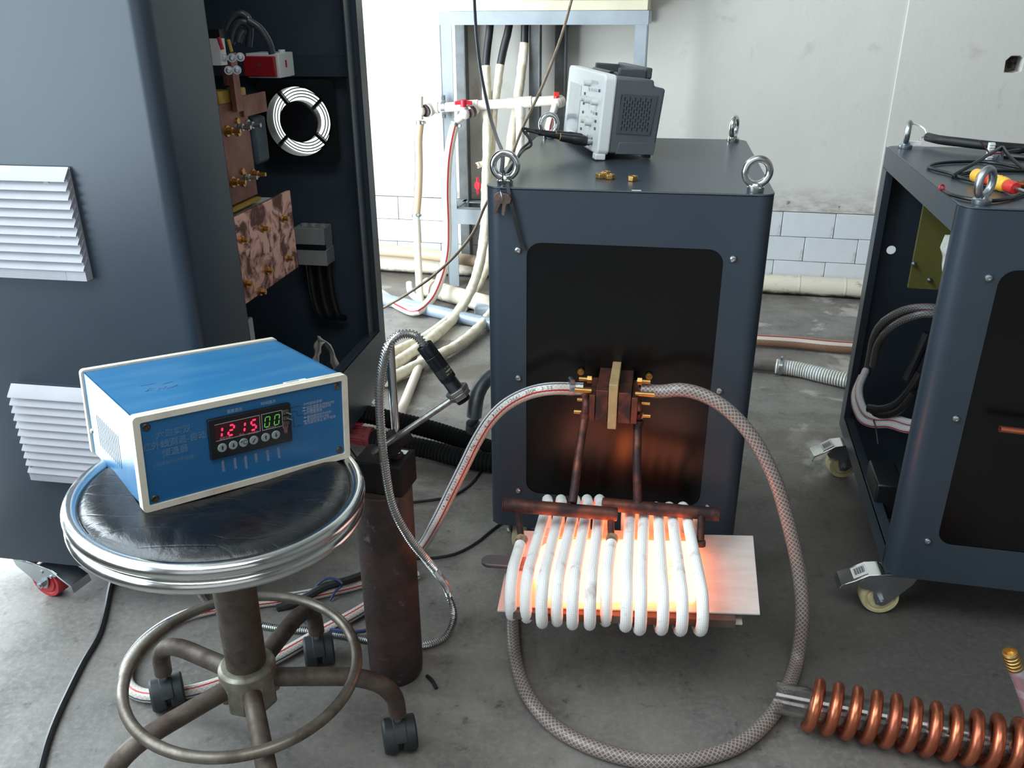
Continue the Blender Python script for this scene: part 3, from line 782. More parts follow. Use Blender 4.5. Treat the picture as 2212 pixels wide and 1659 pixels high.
# inside: copper capacitor bank, plate, contactor, terminal block
X0 = -0.125
a = LF.x(465, 215, X0); b = LF.x(558, 430, X0)
M_CU_DARK = mat('dull_copper_plate', (150, 104, 92), 0.5, 0.6, c2=(116, 78, 70), vs=9, r2=0.6)
m = MB(); m.bb((X0 - 0.02, 0.30, 0.735), (X0, b.y, 0.935))
CUB = part(m, 'copper_busbar', M_CU_DARK, L1, label='broad copper busbar')
def bolt(parent, px, py, x, rr=0.008, ln=0.03, washer=True, M_=None):
    q = LF.x(px, py, x)
    s = MB(); s.cyl((x, q.y, q.z), (x + ln, q.y, q.z), rr * 0.55, 10); s.cyl((x + 0.004, q.y, q.z), (x + 0.013, q.y, q.z), rr, 6); s.cyl((x, q.y, q.z), (x + 0.003, q.y, q.z), rr * 1.4, 14)
    part(s, 'bolt', M_ or M_BRASS, parent)
for px, py in ((490, 283), (513, 275), (535, 270), (502, 393), (527, 383), (546, 376)):
    bolt(CUB, px, py, X0, M_=M_STEEL if px in (513, 535, 527) else M_BRASS)
for px, py in ((511, 262), (513, 287), (522, 370), (524, 396)):
    q = LF.x(px, py, X0); s = MB(); s.cyl((X0, q.y, q.z), (X0 + 0.005, q.y, q.z), 0.007, 14); part(s, 'washer', M_BRASS, CUB)
q0 = LF.x(508, 165, X0 + 0.012); q1 = LF.x(520, 240, X0 + 0.012)
m = MB(); m.bb((X0 + 0.004, q0.y - 0.014, q1.z), (X0 + 0.014, q0.y + 0.014, q0.z + 0.045)); part(m, 'copper_strap', M_CU_DARK, CUB)
q0 = LF.x(490, 150, X0); m = MB(); m.bb((X0 - 0.004, q0.y - 0.012, q0.z - 0.03), (X0 + 0.004, q0.y + 0.008, q0.z + 0.03)); part(m, 'copper_strap', M_CU_DARK, CUB)
q0 = LF.x(522, 218, X0 + 0.004); q1 = LF.x(576, 240, X0 + 0.004)
m = MB(); m.bb((X0, q0.y, q1.z), (X0 + 0.006, q1.y, q1.z + 0.042)); part(m, 'copper_tab', M_CU_DARK, CUB)
M_MUSTARD = mat('mustard_insulator', (178, 146, 62), 0.5, c2=(156, 126, 50), vs=12)
for p0, p1 in (((474, 198), (505, 222)), ((521, 190), (536, 215))):
    q0 = LF.x(*p0, X0); q1 = LF.x(*p1, X0)
    m = MB(); m.bb((X0 - 0.035, q0.y, q1.z), (X0 - 0.002, q1.y, q0.z)); part(m, 'insulator_block', M_MUSTARD, L1, bevel=0.003, label='mustard yellow insulator')
q0 = LF.x(546, 255, X0 - 0.02); q1 = LF.x(578, 350, X0 - 0.02)
m = MB(); m.bb((X0 - 0.07, q0.y, q1.z), (X0 - 0.02, q1.y + 0.02, q0.z)); part(m, 'capacitor', mat('blue_grey_capacitor', (72, 88, 98), 0.5, c2=(52, 62, 70), vs=12), L1, bevel=0.008, label='blue grey block capacitor')
q0 = LF.x(500, 452, X0); q1 = LF.x(557, 424, X0)
m = MB(); m.bb((X0 - 0.10, q0.y - 0.06, q0.z - 0.006), (X0 + 0.006, q1.y, q0.z + 0.001)); part(m, 'insulator_strip', M_MUSTARD, L1, label='thin mustard strip under the busbar')
# blotchy copper plate box
q0 = LF.x(505, 470, X0 + 0.035); q1 = LF.x(628, 425, X0 + 0.035); q2 = LF.x(520, 665, X0 + 0.035)
t = NT('blotchy_copper'); v = t.coord()
f = t.ramp(t.noise(v, 22.0, 8.0, 0.62, 0.8), [(0.45, 0.0), (0.58, 1.0)])
t.set(**{'Base Color': t.mix(f, lin((216, 164, 148)), lin((110, 74, 66))), 'Metallic': 0.8}); t.set(Roughness=t.ramp(f, [(0, 0.34), (1, 0.6)]))
M_CU_BLOTCH = t.m
m = MB(); m.bb((X0 + 0.027, 0.26, q2.z), (X0 + 0.035, q1.y, q0.z)); CUP = part(m, 'copper_plate', M_CU_BLOTCH, L1, bevel=0.001, label='blotchy pink copper plate with brass studs')
for px, py in ((522, 518), (568, 494), (612, 472), (532, 612), (577, 584), (622, 558), (562, 630)):
    bolt(CUP, px, py, X0 + 0.035, 0.0062, 0.014, M_=M_BRASS)
m = MB(); m.bb((X0 - 0.08, 0.28, q2.z + 0.03), (X0 + 0.024, q1.y - 0.03, q0.z - 0.012)); part(m, 'transformer_case', mat('pale_grey_case', (180, 182, 182), 0.6), L1, label='pale grey case behind the copper plate')
q0 = LF.x(535, 692, X0 - 0.01); q1 = LF.x(553, 732, X0 - 0.01)
m = MB(); m.bb((X0 - 0.08, q0.y - 0.06, q1.z - 0.06), (X0 - 0.01, q1.y, q0.z)); part(m, 'capacitor', mat('grey_capacitor_case', (172, 176, 180), 0.5), L1, bevel=0.004, label='small grey box low beside the front post')
# contactor
YC = 0.75
q0 = LF.y(530, 117, YC); q1 = LF.y(606, 165, YC)
q2 = LF.x(638, 160, q1.x)
m = MB(); m.bb((q0.x, YC, q1.z - 0.004), (q1.x, YC + 0.085, q0.z + 0.002)); CON = part(m, 'contactor', M_WHITEPL, L1, bevel=0.002, label='white contactor with dark red cover')
m = MB(); m.bb((q0.x - 0.002, YC - 0.014, q1.z), (q1.x - 0.006, YC - 0.001, q0.z - 0.004)); part(m, 'contactor_cover', mat('dark_red_cover', (150, 24, 36), 0.45), CON, bevel=0.002)
m = MB(); m.bb((q1.x, YC + 0.035, q1.z + 0.018), (q1.x + 0.001, YC + 0.042, q1.z + 0.034)); part(m, 'red_mark', M_RED, CON)
m = MB(); m.cyl((q1.x - 0.012, YC + 0.05, q0.z), (q1.x - 0.012, YC + 0.05, q0.z + 0.008), 0.008, 12); part(m, 'contactor_knob', M_WHITEPL, CON)
m = MB(); m.cyl(((q0.x + q1.x) / 2 - 0.004, YC - 0.016, (q0.z + q1.z) / 2), ((q0.x + q1.x) / 2 - 0.004, YC - 0.013, (q0.z + q1.z) / 2), 0.004, 10); part(m, 'cover_screw', M_STEEL, CON)
YT = 0.90
q0 = LF.y(633, 492, YT); q1 = LF.y(706, 575, YT)
M_TERM = mat('grey_terminal_plastic', (150, 153, 152), 0.5, c2=(136, 139, 138), vs=14)
m = MB(); zmid0, zmid1 = q1.z + (q0.z - q1.z) * 0.42, q1.z + (q0.z - q1.z) * 0.56
m.bb((q0.x, YT, zmid1), (q1.x, YT + 0.06, q0.z)); m.bb((q0.x + 0.003, YT, q1.z), (q1.x + 0.002, YT + 0.06, zmid0)); m.bb((q0.x + 0.002, YT + 0.008, zmid0), (q1.x, YT + 0.058, zmid1))
for k in range(3): m.cyl((q0.x + 0.02 + 0.026 * k, YT + 0.03, q0.z - 0.004), (q0.x + 0.02 + 0.026 * k, YT + 0.03, q0.z + 0.006), 0.010, 12)
TRM = part(m, 'terminal_block', M_TERM, L1, bevel=0.0015, label='grey terminal block on the back panel')
m = MB(); m.bb((q0.x + 0.003, YT - 0.0005, zmid0), (q1.x, YT + 0.009, zmid1)); part(m, 'terminal_slot', M_BLACKPL, TRM)
for k in range(3):
    x0 = q0.x + 0.022 + 0.028 * k
    m = MB(); m.tube([(x0, YT + 0.03, q1.z + 0.005), (x0 + 0.001, YT + 0.03, q1.z - 0.05), (x0 + 0.006, YT + 0.028, q1.z - 0.11), (x0 + 0.018, YT + 0.03, q1.z - 0.155), (x0 + 0.026, YT + 0.05, q1.z - 0.165)], 0.0095, 12)
    part(m, 'power_cable', M_BLACK, L1)
# cables and lugs at the upper left
M_CABLE_G = mat('grey_black_cable', (52, 60, 66), 0.35, c2=(40, 46, 52), vs=10)
def lp(px, py, y): return LF.y(px, py, y)
for pts in (((484, 88), (490, 60), (504, 36), (522, 30), (536, 40), (540, 70), (537, 100)), ((500, 95), (505, 68), (516, 50), (530, 48), (540, 60)), ((515, 92), (520, 76), (528, 66)), ((536, 44), (560, 60), (580, 90), (588, 116))):
    m = MB(); m.tube([lp(x, y, 0.46 + 0.004 * i) for i, (x, y) in enumerate(pts)], 0.0072, 12); part(m, 'power_cable', M_CABLE_G, L1)
for px, py in ((483, 125), (501, 125), (519, 123), (494, 152), (512, 151)):
    q = lp(px, py, 0.42); m = MB(); m.T = basis(q, (1, 0, 0), (0.5, -1, 0)); m.lathe([(0.0085, -0.002), (0.0085, 0.002), (0.0055, 0.002), (0.0055, 0.009), (0.003, 0.0095), (0.003, 0.016), (0.0001, 0.016)], None, 12); part(m, 'cable_lug', M_STEEL, L1)
q = lp(466, 115, 0.40); m = MB(); m.bb((q.x - 0.03, 0.40, q.z - 0.022), (q.x + 0.009, 0.425, q.z + 0.026)); part(m, 'white_relay', M_WHITEPL, L1, label='white relay half hidden by the post')
q = lp(462, 78, 0.41); m = MB(); m.bb((q.x - 0.03, 0.41, q.z - 0.01), (q.x + 0.012, 0.44, q.z + 0.012)); part(m, 'relay_cap', M_BLACKPL, L1)
for (px, py), mm in (((479, 95), M_RED), ((499, 100), M_MUSTARD)):
    q = lp(px, py, 0.40); m = MB(); m.cyl((q.x, 0.40, q.z - 0.010), (q.x - 0.004, 0.40, q.z + 0.012), 0.0035, 8); part(m, 'wire_end', mm, L1)
m = MB(); m.torus(lp(545, 48, 0.47), (0.6, 0.3, 0.5), 0.012, 0.0014, 20, 6); part(m, 'cable_tie', M_WHITEPL, L1)
# white cotton gloves dropped on the cabinet floor
g = LF.y(700, 760, 0.72)
RAG = thing('cotton_rag', 'crumpled white cotton rag hanging low inside the open tall cabinet', 'rag', LF)
cloth([g + Vector((-0.030, -0.03, -0.135)), g + Vector((-0.030, -0.01, -0.07)), g + Vector((-0.018, 0, 0.0)), g + Vector((-0.006, 0.005, 0.034))], 'rag_fold', M_CLOTH, RAG, 0.05, 5)
cloth([g + Vector((-0.010, 0.005, 0.034)), g + Vector((0.008, 0.0, 0.020)), g + Vector((0.030, -0.005, -0.025)), g + Vector((0.034, -0.02, -0.07)), g + Vector((0.015, -0.03, -0.135))], 'rag_fold', M_CLOTH, RAG, 0.045, 9)
# ------------------------------------------------------------------ induction coil
ZTOP, ZBOT = 0.255, 0.168
COIL = thing('induction_coil', 'white sleeved induction coil wound around the glowing metal', 'coil', Vector((0.2, 1.24, 0)))
NEAR = [1099, 1132, 1166, 1199, 1233, 1271, 1306, 1350, 1381, 1429, 1471, 1515]
NEARY = [1344, 1350, 1362, 1358, 1365, 1366, 1358, 1370, 1377, 1377, 1379, 1379]
FARX = [1150, 1182, 1211, 1241, 1267, 1294, 1322, 1352, 1381, 1410, 1438, 1467]
RS = 0.0100; RARC = (ZTOP - ZBOT) / 2
near = []; far = []
for px, py, fx in zip(NEAR, NEARY, FARX):
    n = PZ(px, py, ZBOT + 0.005); near.append((PY(px, py - 45, n.y - 0.004).x, n.y - 0.003))
    far.append((PY(fx, 1076, 1.405).x, 1.416 if len(far) < 6 else 1.388))
def sm(t): return t
def topstrand(i, y0=None):
    (xn, yn), (xf, yf) = near[i], far[i]
    pts = []
    for k in range(9):
        s = k / 8.0; y = (yf - RARC) + ((yn + RARC) - (yf - RARC)) * s
        if y0 is not None and y > y0: continue
        e = s * 0.82
        pts.append(Vector((xf + (xn - xf) * e, y, ZTOP)))
    return pts
def neararc(i):
    xn, yn = near[i]; xf = far[i][0]
    return [Vector((xf + (xn - xf) * (0.82 + 0.18 * math.sin(PI / 2 * min(1.0, k / 3.0))) + 0.0010 * k, yn + RARC - RARC * math.sin(PI * k / 6), (ZTOP + ZBOT) / 2 + RARC * math.cos(PI * k / 6))) for k in range(1, 7)]
def fararc(i):
    xf, yf = far[i]
    return [Vector((xf, yf - RARC + RARC * math.sin(PI * k / 6), (ZTOP + ZBOT) / 2 - RARC * math.cos(PI * k / 6))) for k in range(0, 6)]
REF = (1, 0, 0)
drops = {0: (1110, 1176), 6: (1313, 1186), 11: None}
ends = {}
for i in range(12):
    y0 = None
    if i == 0: y0 = 1.262
    if i == 6: y0 = 1.262
    P = topstrand(i, y0)
    if i == 0 or i == 6: ends[i] = P[0]
    P = P + neararc(i)
    P = spline(P, 4)
    if i in (5, 11):   # last turn of each winding comes back to the outlet drop
        P2 = neararc(i)[-1]
        xe = far[i][0] + (0.022 if i == 11 else 0.010)
        tail = [P2, Vector(((P2.x + xe) / 2, 1.25, ZBOT)), Vector((xe, 1.355, ZBOT)), Vector((xe, 1.387, ZBOT + 0.02)), Vector((xe - 0.002, 1.388, ZBOT + 0.055)), Vector((xe, 1.368, ZTOP - 0.02))]
        P = P + spline(tail, 4)[1:]; ends[100 + i] = tail[-1]
    else:
        P2 = neararc(i)[-1]; xf = far[i + 1][0]
        tail = [P2, Vector(((P2.x * 0.5 + xf * 0.5), 1.245, ZBOT))] + fararc(i + 1) + [topstrand(i + 1)[0]]
        if i + 1 == 6: tail = tail[:-3]
        P = P + spline(tail, 4)[1:]
    m = MB(); m.tube_raw(P, RS, 12, REF)
    part(m, 'coil_turn', M_SLEEVE, COIL, local=False)
# manifolds, drop tubes, leads
bL = PY(1087, 1090, 1.285); bR = PY(1333, 1111, 1.278)
m = MB(); m.cyl(bL, bR, 0.0122, 20); m.hollow(bL, bL + (bL - bR).normalized() * 0.002, 0.0124, 0.009, 20)
part(m, 'manifold_tube', M_COPPER_OX, COIL, local=False, bevel=0.0015)
cL = PY(1301, 1089, 1.315); cR = PY(1549, 1111, 1.306)
m = MB(); m.cyl(cL, cR, 0.0122, 20); m.hollow(cR, cR + (cR - cL).normalized() * 0.002, 0.0124, 0.009, 20)
part(m, 'manifold_tube', M_COPPER_OX, COIL, local=False, bevel=0.0015)
def drop(p, q, r=0.0062):
    m = MB(); m.tube([p, p.lerp(q, 0.5) + Vector((0, 0.001, 0)), q], r, 12); part(m, 'drop_tube', M_COPPER_OX, COIL, local=False)
d0 = bL.lerp(bR, 0.115); drop(d0, ends[0] + Vector((0, 0.012, 0.0)))
d1 = bL.lerp(bR, 0.945); drop(d1, ends[6] + Vector((0, 0.012, 0.0)))
d2 = cL.lerp(cR, 0.06); drop(d2, ends[105] + Vector((0, 0, -0.004)))
d3 = cL.lerp(cR, 0.865); e3 = PZ(1513, 1172, 0.250); drop(d3, e3, 0.0066)
m = MB(); m.cyl(e3 + Vector((0, -0.001, -0.006)), e3 + Vector((0, 0.001, 0.003)), 0.0092, 16); part(m, 'sleeve_cuff', mat('scorched_cuff', (60, 44, 38), 0.9), COIL, local=False)
m = MB(); m.tube([e3 + Vector((0, 0.004, -0.003)), e3 + Vector((-0.002, 0.016, -0.008)), ends[111] + Vector((0, -0.01, -0.01)), ends[111]], RS * 0.95, 12); part(m, 'sleeve_end', M_SLEEVE, COIL, local=False)
# frayed sleeve cuffs on the inlet turns
for i in (0, 6):
    m = MB(); p = ends[i]; d = (topstrand(i, 1.262)[1] - p).normalized(); m.cyl(p - d * 0.006, p + d * 0.010, RS + 0.0012, 14, RS + 0.0002)
    part(m, 'sleeve_cuff', mat('scorched_sleeve', (170, 140, 112), 0.9, c2=(90, 64, 50), vs=60), COIL, local=False)
# leads to the output blocks
lA = CF.w(-0.050, -BD_ + 0.010, 0.450); lB = CF.w(0.044, -BD_ + 0.010, 0.448)
tA = PY(1237, 1086, 1.285); tB = PY(1377, 1090, 1.312)
m = MB(); m.tube([lA + Vector((0, 0.02, 0.012)), lA, PY(1263, 900, 1.385), PY(1250, 985, 1.345), tA], 0.0078, 14); m.tube([PY(1264, 893, 1.386), PY(1263, 903, 1.384)], 0.0092, 14)
part(m, 'lead_tube', M_COPPER_OX, COIL, local=False)
m = MB(); m.tube([lB + Vector((0, 0.02, 0.012)), lB, PY(1378, 905, 1.39), PY(1376, 985, 1.352), tB], 0.0078, 14); m.tube([PY(1379, 908, 1.389), PY(1378, 918, 1.387)], 0.0092, 14)
part(m, 'lead_tube', M_COPPER_OX, COIL, local=False)
a = PY(1380, 892, 1.391); b = PY(1379.5, 902, 1.389)
m = MB(); m.cyl(a, b, 0.0086, 16); part(m, 'paper_tag', M_WHITEPL, COIL, local=False, label='white paper band round the right lead tube')
for sx, x0, x1 in ((-1, -0.0440, -0.0335), (1, 0.0315, 0.0425)):
    m = MB(); m.bb((x0, -BD_ - 0.001, BZ0 - 0.001), (x1, -0.022, BZ1 - 0.012)); m.T = None
    mm = MB(); mm.T = CF.M; mm.bb((x0, -BD_ - 0.001, BZ0 - 0.001), (x1, -0.022, BZ1 - 0.010))
    part(mm, 'clamp_block', M_COPPER_OX, COIL, local=False, bevel=0.001)
def bolt2(px, py, ly, ln, sx, head, r=0.0038):
    q = CF.y(px, py, ly); mm = MB(); mm.T = CF.M
    mm.cyl((q.x, ly, q.z), (q.x + sx * ln, ly, q.z), r, 12)
    for k in range(int(ln / 0.0022)): mm.cyl((q.x + sx * (0.001 + 0.0022 * k), ly, q.z), (q.x + sx * (0.002 + 0.0022 * k), ly, q.z), r * 1.12, 12)
    if head:
        mm.cyl((q.x + sx * (ln - 0.009), ly, q.z), (q.x + sx * (ln - 0.001), ly, q.z), r * 1.9, 6)
    part(mm, 'brass_bolt', M_BRASS, COIL, local=False)
bolt2(1251, 818, -0.075, 0.024, 1, True); bolt2(1242, 842, -0.095, 0.030, 1, False, 0.0045)
bolt2(1247, 863, -0.085, 0.016, 1, False, 0.0032); bolt2(1240, 889, -0.08, 0.019, 1, False, 0.0040)
bolt2(1405, 825, -0.075, 0.024, -1, True); bolt2(1414, 853, -0.095, 0.034, -1, False, 0.0042)
bolt2(1404, 872, -0.085, 0.015, -1, False, 0.0030); bolt2(1405, 899, -0.08, 0.018, -1, False, 0.0036)
for px, py in ((1254, 806), (1402, 816)):
    q = CF.y(px, py, -0.012); mm = MB(); mm.T = CF.M
    mm.cyl((q.x, -0.008, q.z), (q.x, -0.003, q.z), 0.0062, 16); mm.cyl((q.x, -0.013, q.z), (q.x, 0.004, q.z), 0.0042, 12)
    part(mm, 'brass_stud', M_BRASS, C1, local=False)

# ------------------------------------------------------------------ plates and the hot paddle
def quad_plate(name, pix, z, th, M_, label, grp=None, bevel=0.0006):
    pts = [PZ(x, y, z) for x, y in pix]; m = MB()
    m.prism([(p.x, p.y) for p in pts], th, Matrix.Translation((0, 0, z - th)))
    return single(m, name, M_, label, 'plate', grp, bevel=bevel)
t = NT('white_ceramic_board'); v = t.coord()
t.set(**{'Base Color': t.mix(t.ramp(t.noise(t.mapping(v, (2, 9, 1)), 5.0, 6.0), [(0.4, 0.0), (0.7, 1.0)]), lin((204, 199, 194)), lin((190, 184, 178))), 'Roughness': 0.38})
M_BOARD = t.m
quad_plate('ceramic_plate', [(1112, 1310), (1642, 1326), (1627, 1157), (1127, 1146)], 0.2060, 0.003, M_BOARD, 'uppermost large white plate lying through the coil under the hot paddle')
quad_plate('gap_filler', [(1108, 1322), (1590, 1341), (1560, 1190), (1140, 1180)], 0.2028, 0.015, mat('dark_gap_fill', (92, 74, 66), 0.8, c2=(70, 56, 50), vs=14), 'dark filler standing for the gap and insulation edges under the white plate, its front edge showing between coil turns')  # dark fill put in for the shaded gap and insulation edges between plates
quad_plate('ceramic_plate', [(1074, 1318), (1604, 1347), (1600, 1320), (1575, 1205), (1160, 1190), (1090, 1240)], 0.1875, 0.0035, mat('scorched_board', (206, 190, 178), 0.5, c2=(150, 112, 70), vs=5, lo=0.55, hi=0.72), 'lowest pale plate with a scorched brown right corner, just above the coil underside')
quad_plate('ceramic_plate', [(1160, 1158), (1490, 1170), (1488, 1151), (1157, 1139)], 0.2094, 0.003, M_BOARD, 'narrow white strip along the back edge of the coil plates')
def hot(name, c_hot, s_hot):
    t = NT(name); v = t.coord()
    return t
t = NT('white_hot_metal'); v = t.coord()
n = t.noise(v, 40.0, 6.0, 0.65)
n2 = t.ramp(t.noise(v, 26.0, 5.0, 0.7), [(0.64, 0.0), (0.72, 1.0)])
t.p.inputs['Base Color'].default_value = lin((60, 40, 30)) + (1,)
t.set(Roughness=0.8)
t.set(**{'Emission Color': t.mix(n2, (1.0, 0.21, 0.07), (1.0, 0.18, 0.02))})
t.set(**{'Emission Strength': t.ramp(n2, [(0.0, 1.0), (1.0, 0.45)])})
_mul = t.math('MULTIPLY', t.ramp(n2, [(0.0, 1.0), (1.0, 0.4)]), 12.5)
t.set(**{'Emission Strength': _mul})
M_HOT = t.m
t = NT('cooling_metal'); v = t.coord()
t.p.inputs['Base Color'].default_value = lin((96, 96, 100)) + (1,); t.set(Roughness=0.5, Metallic=0.6)
s = t.new('ShaderNodeSeparateXYZ'); t.link(v, s.inputs[0])
g = t.ramp(t.math('ADD', t.math('MULTIPLY', s.outputs[0], 12.0), 0.5), [(0.42, 0.0), (0.68, 0.16), (1.0, 1.0)])
t.p.inputs['Emission Color'].default_value = (1.0, 0.12, 0.07, 1)
t.set(**{'Emission Strength': t.math('MULTIPLY', g, 1.6)})
M_HANDLE = t.m
zt_ = 0.2205
out = []
cxl = PZ(1150, 1232, zt_); topL = PZ(1215, 1163, zt_); topR = PZ(1500, 1168, zt_); botR = PZ(1503, 1288, zt_); botL = PZ(1225, 1290, zt_)
poly = []
for k in range(13):
    a = PI / 2 + PI * k / 12
    cx = (topL.x + botL.x) / 2; cy = (topL.y + botL.y) / 2
    poly.append((cx + (cx - cxl.x) * math.cos(a), cy + (topL.y - botL.y) / 2 * math.sin(a)))
poly += [(botR.x, botR.y), (topR.x + 0.002, topR.y)]
HP = thing('steel_paddle', 'white hot metal paddle glowing inside the coil, grey handle to the left', 'paddle', Vector(((topL.x + topR.x) / 2, (topL.y + botL.y) / 2, 0.2065)))
m = MB(); m.prism(poly, 0.0135, Matrix.Translation((0, 0, 0.2070))); part(m, 'blade', M_HOT, HP, local=False, bevel=0.003, label='white hot glowing blade')
h0 = PZ(1040, 1207, 0.216); h1 = PZ(1175, 1216, 0.216); wv = 0.0155
d = (h1 - h0).normalized(); sd = Vector((-d.y, d.x, 0))
poly = [tuple((h0 + d * wv * 0.9 - d * wv * 0.9 * math.cos(PI * k / 8 - PI / 2 + PI / 2 - PI / 2 + PI / 2) * 0 + d * 0)[:2]) for k in range(0)]
poly = []
for k in range(9):
    a = PI / 2 + PI * k / 8; p = h0 + d * wv + d * wv * math.cos(a) + sd * wv * math.sin(a); poly.append((p.x, p.y))
poly += [tuple((h1 - sd * wv)[:2]), tuple((h1 + sd * wv)[:2])]
m = MB(); m.prism([(p[0] - h1.x + 0.075, p[1] - h1.y) for p in poly], 0.008, Matrix.Translation((h1.x - 0.075, h1.y, 0.208)))
# own origin near its middle so that the glow follows the handle
o = part(m, 'handle', M_HANDLE, HP, local=False, bevel=0.002, label='grey handle, dull red towards the blade')
off = MW[HP.name].inverted() @ Vector((h1.x - 0.055, h1.y, 0.212))
for vv in o.data.vertices: vv.co -= off
o.location = off

# ------------------------------------------------------------------ water hoses of the coil
def clamp(parent, p, d, r, up=(0, 0, 1)):
    d = Vector(d).normalized(); p = Vector(p); u = Vector(up); u = (u - d * u.dot(d)).normalized()
    m = MB(); m.hollow(p - d * 0.0055, p + d * 0.0055, r + 0.0016, r + 0.0003, 24)
    m.cyl(p + u * (r + 0.005) - d.cross(u) * 0.008, p + u * (r + 0.005) + d.cross(u) * 0.008, 0.0048, 10)
    m.box(p + u * (r + 0.003), (0.009, 0.009, 0.006), Matrix((d, d.cross(u), u)).transposed())
    return part(m, 'hose_clamp', M_STEEL, parent, local=False, bevel=0.0)
_h = CF.y(1425, 846, -0.07); HA = CF.w(*_h); _h2 = CF.y(1240, 839, -0.066)
pts = [CF.w(0.046, -0.068, _h.z), HA] + [PY(x, y, d) for x, y, d in ((1470, 842, 1.372), (1515, 852, 1.362), (1565, 880, 1.345), (1620, 937, 1.325), (1668, 1022, 1.305), (1703, 1130, 1.285), (1726, 1240, 1.262), (1733, 1330, 1.236))] + [PZ(x, y, 0.014) for x, y in ((1722, 1425), (1697, 1495), (1655, 1560), (1590, 1612), (1500, 1640), (1400, 1644), (1300, 1622), (1205, 1575), (1145, 1510), (1117, 1440), (1108, 1375), (1110, 1300), (1125, 1240))]
RH = thing('water_hose', 'grey braided hose looping over the floor in front of the coil', 'hose', PZ(1720, 1440))
m = MB(); m.tube_raw(resample(spline(pts, 8), 0.012), 0.0125, 14, (-0.5, -0.6, 0.6)); part(m, 'hose_body', M_HOSE_CLEAR, RH, local=False)
m = MB(); m.T = CF.M; m.cyl((0.0425, -0.068, _h.z), (0.062, -0.069, _h.z), 0.0062, 14); part(m, 'copper_nipple', M_COPPER_OX, RH, local=False)
lpts = [CF.w(-0.058, -0.066, _h2.z), CF.w(-0.080, -0.068, _h2.z)] + [PY(x, y, d) for x, y, d in ((1185, 840, 1.405), (1140, 850, 1.42), (1095, 873, 1.43), (1060, 906, 1.437), (1030, 952, 1.445), (1002, 1008, 1.452), (972, 1068, 1.458), (942, 1128, 1.462))] + [PZ(x, y, 0.013) for x, y in ((905, 1186), (850, 1228), (790, 1256), (720, 1274), (650, 1288), (560, 1300), (470, 1312), (390, 1334), (320, 1378), (278, 1432), (275, 1478), (310, 1502), (400, 1496), (490, 1470), (590, 1424), (690, 1368), (790, 1312), (860, 1262), (900, 1240))]
LH = thing('water_hose', 'pale hose with red and blue lines arching left from the coil terminal', 'hose', PZ(905, 1186))
LP = resample(spline(lpts, 8), 0.012)
LREF = Vector((0.05, -0.8, 0.6))
m = MB(); m.tube_raw(LP, 0.0118, 14, LREF); part(m, 'hose_body', M_HOSE_STRIPE, LH, local=False)
m = MB(); m.T = CF.M; m.cyl((-0.044, -0.066, _h2.z), (-0.070, -0.068, _h2.z), 0.0062, 14); part(m, 'copper_nipple', M_COPPER_OX, LH, local=False)
q = PY(1216, 834, 1.397); clamp(LH, LP[2], LP[3] - LP[1], 0.012)
q0_ = CF.w(0.085, -0.07, 0.456)

# lettering helpers
_fc = {}
def glyphs(txt, size, outline=False, align='CENTER', extr=0.0):
    key = (txt, size, outline, align)
    if key in _fc: return _fc[key]
    cu = bpy.data.curves.new('lettering', 'FONT'); cu.body = txt; cu.size = size; cu.align_x = align; cu.align_y = 'CENTER'
    cu.resolution_u = 2
    if outline:
        cu.fill_mode = 'NONE'; cu.bevel_depth = size * 0.02; cu.bevel_resolution = 0
    ob = bpy.data.objects.new('lettering', cu); COL.objects.link(ob)
    dg = bpy.context.evaluated_depsgraph_get(); dg.update()
    me = bpy.data.meshes.new_from_object(ob.evaluated_get(dg))
    vs = [v.co.copy() for v in me.vertices]; fs = [tuple(p.vertices) for p in me.polygons]
    bpy.data.objects.remove(ob); bpy.data.curves.remove(cu); bpy.data.meshes.remove(me)
    _fc[key] = (vs, fs); return _fc[key]
def write(mb, txt, M, size, outline=False, align='CENTER', sx=1.0):
    vs, fs = glyphs(txt, size, outline, align)
    T = mb.T; mb.T = None
    mb.add([M @ Vector((p.x * sx, p.y, p.z)) for p in vs], fs); mb.T = T
M_INK = mat('dark_ink', (48, 48, 56), 0.6)
m = MB(); txt = 'ESS HOSE (PVC) 12x18 W.P. 1.2 Mpa 20210412 solid D68 41'
s = 0.055
Ls = [0.0]
for i in range(1, len(LP)): Ls.append(Ls[-1] + (LP[i] - LP[i - 1]).length)
for ch in txt:
    s += 0.0062 if ch != ' ' else 0.010
    if ch == ' ': continue
    j = max(1, min(len(LP) - 2, next((k for k in range(len(Ls)) if Ls[k] > s), 1)))
    p = LP[j - 1].lerp(LP[j], (s - Ls[j - 1]) / (Ls[j] - Ls[j - 1])); tn = (LP[j + 1] - LP[j - 1]).normalized()
    N = LREF.normalized(); N = (N - tn * N.dot(tn)).normalized()
    M = basis(p + N * 0.0121, tn, N)
    write(m, ch, M, 0.0078)
part(m, 'lettering', M_INK, LH, local=False, ang=0, kind='stuff', label='printed black lettering along the hose')
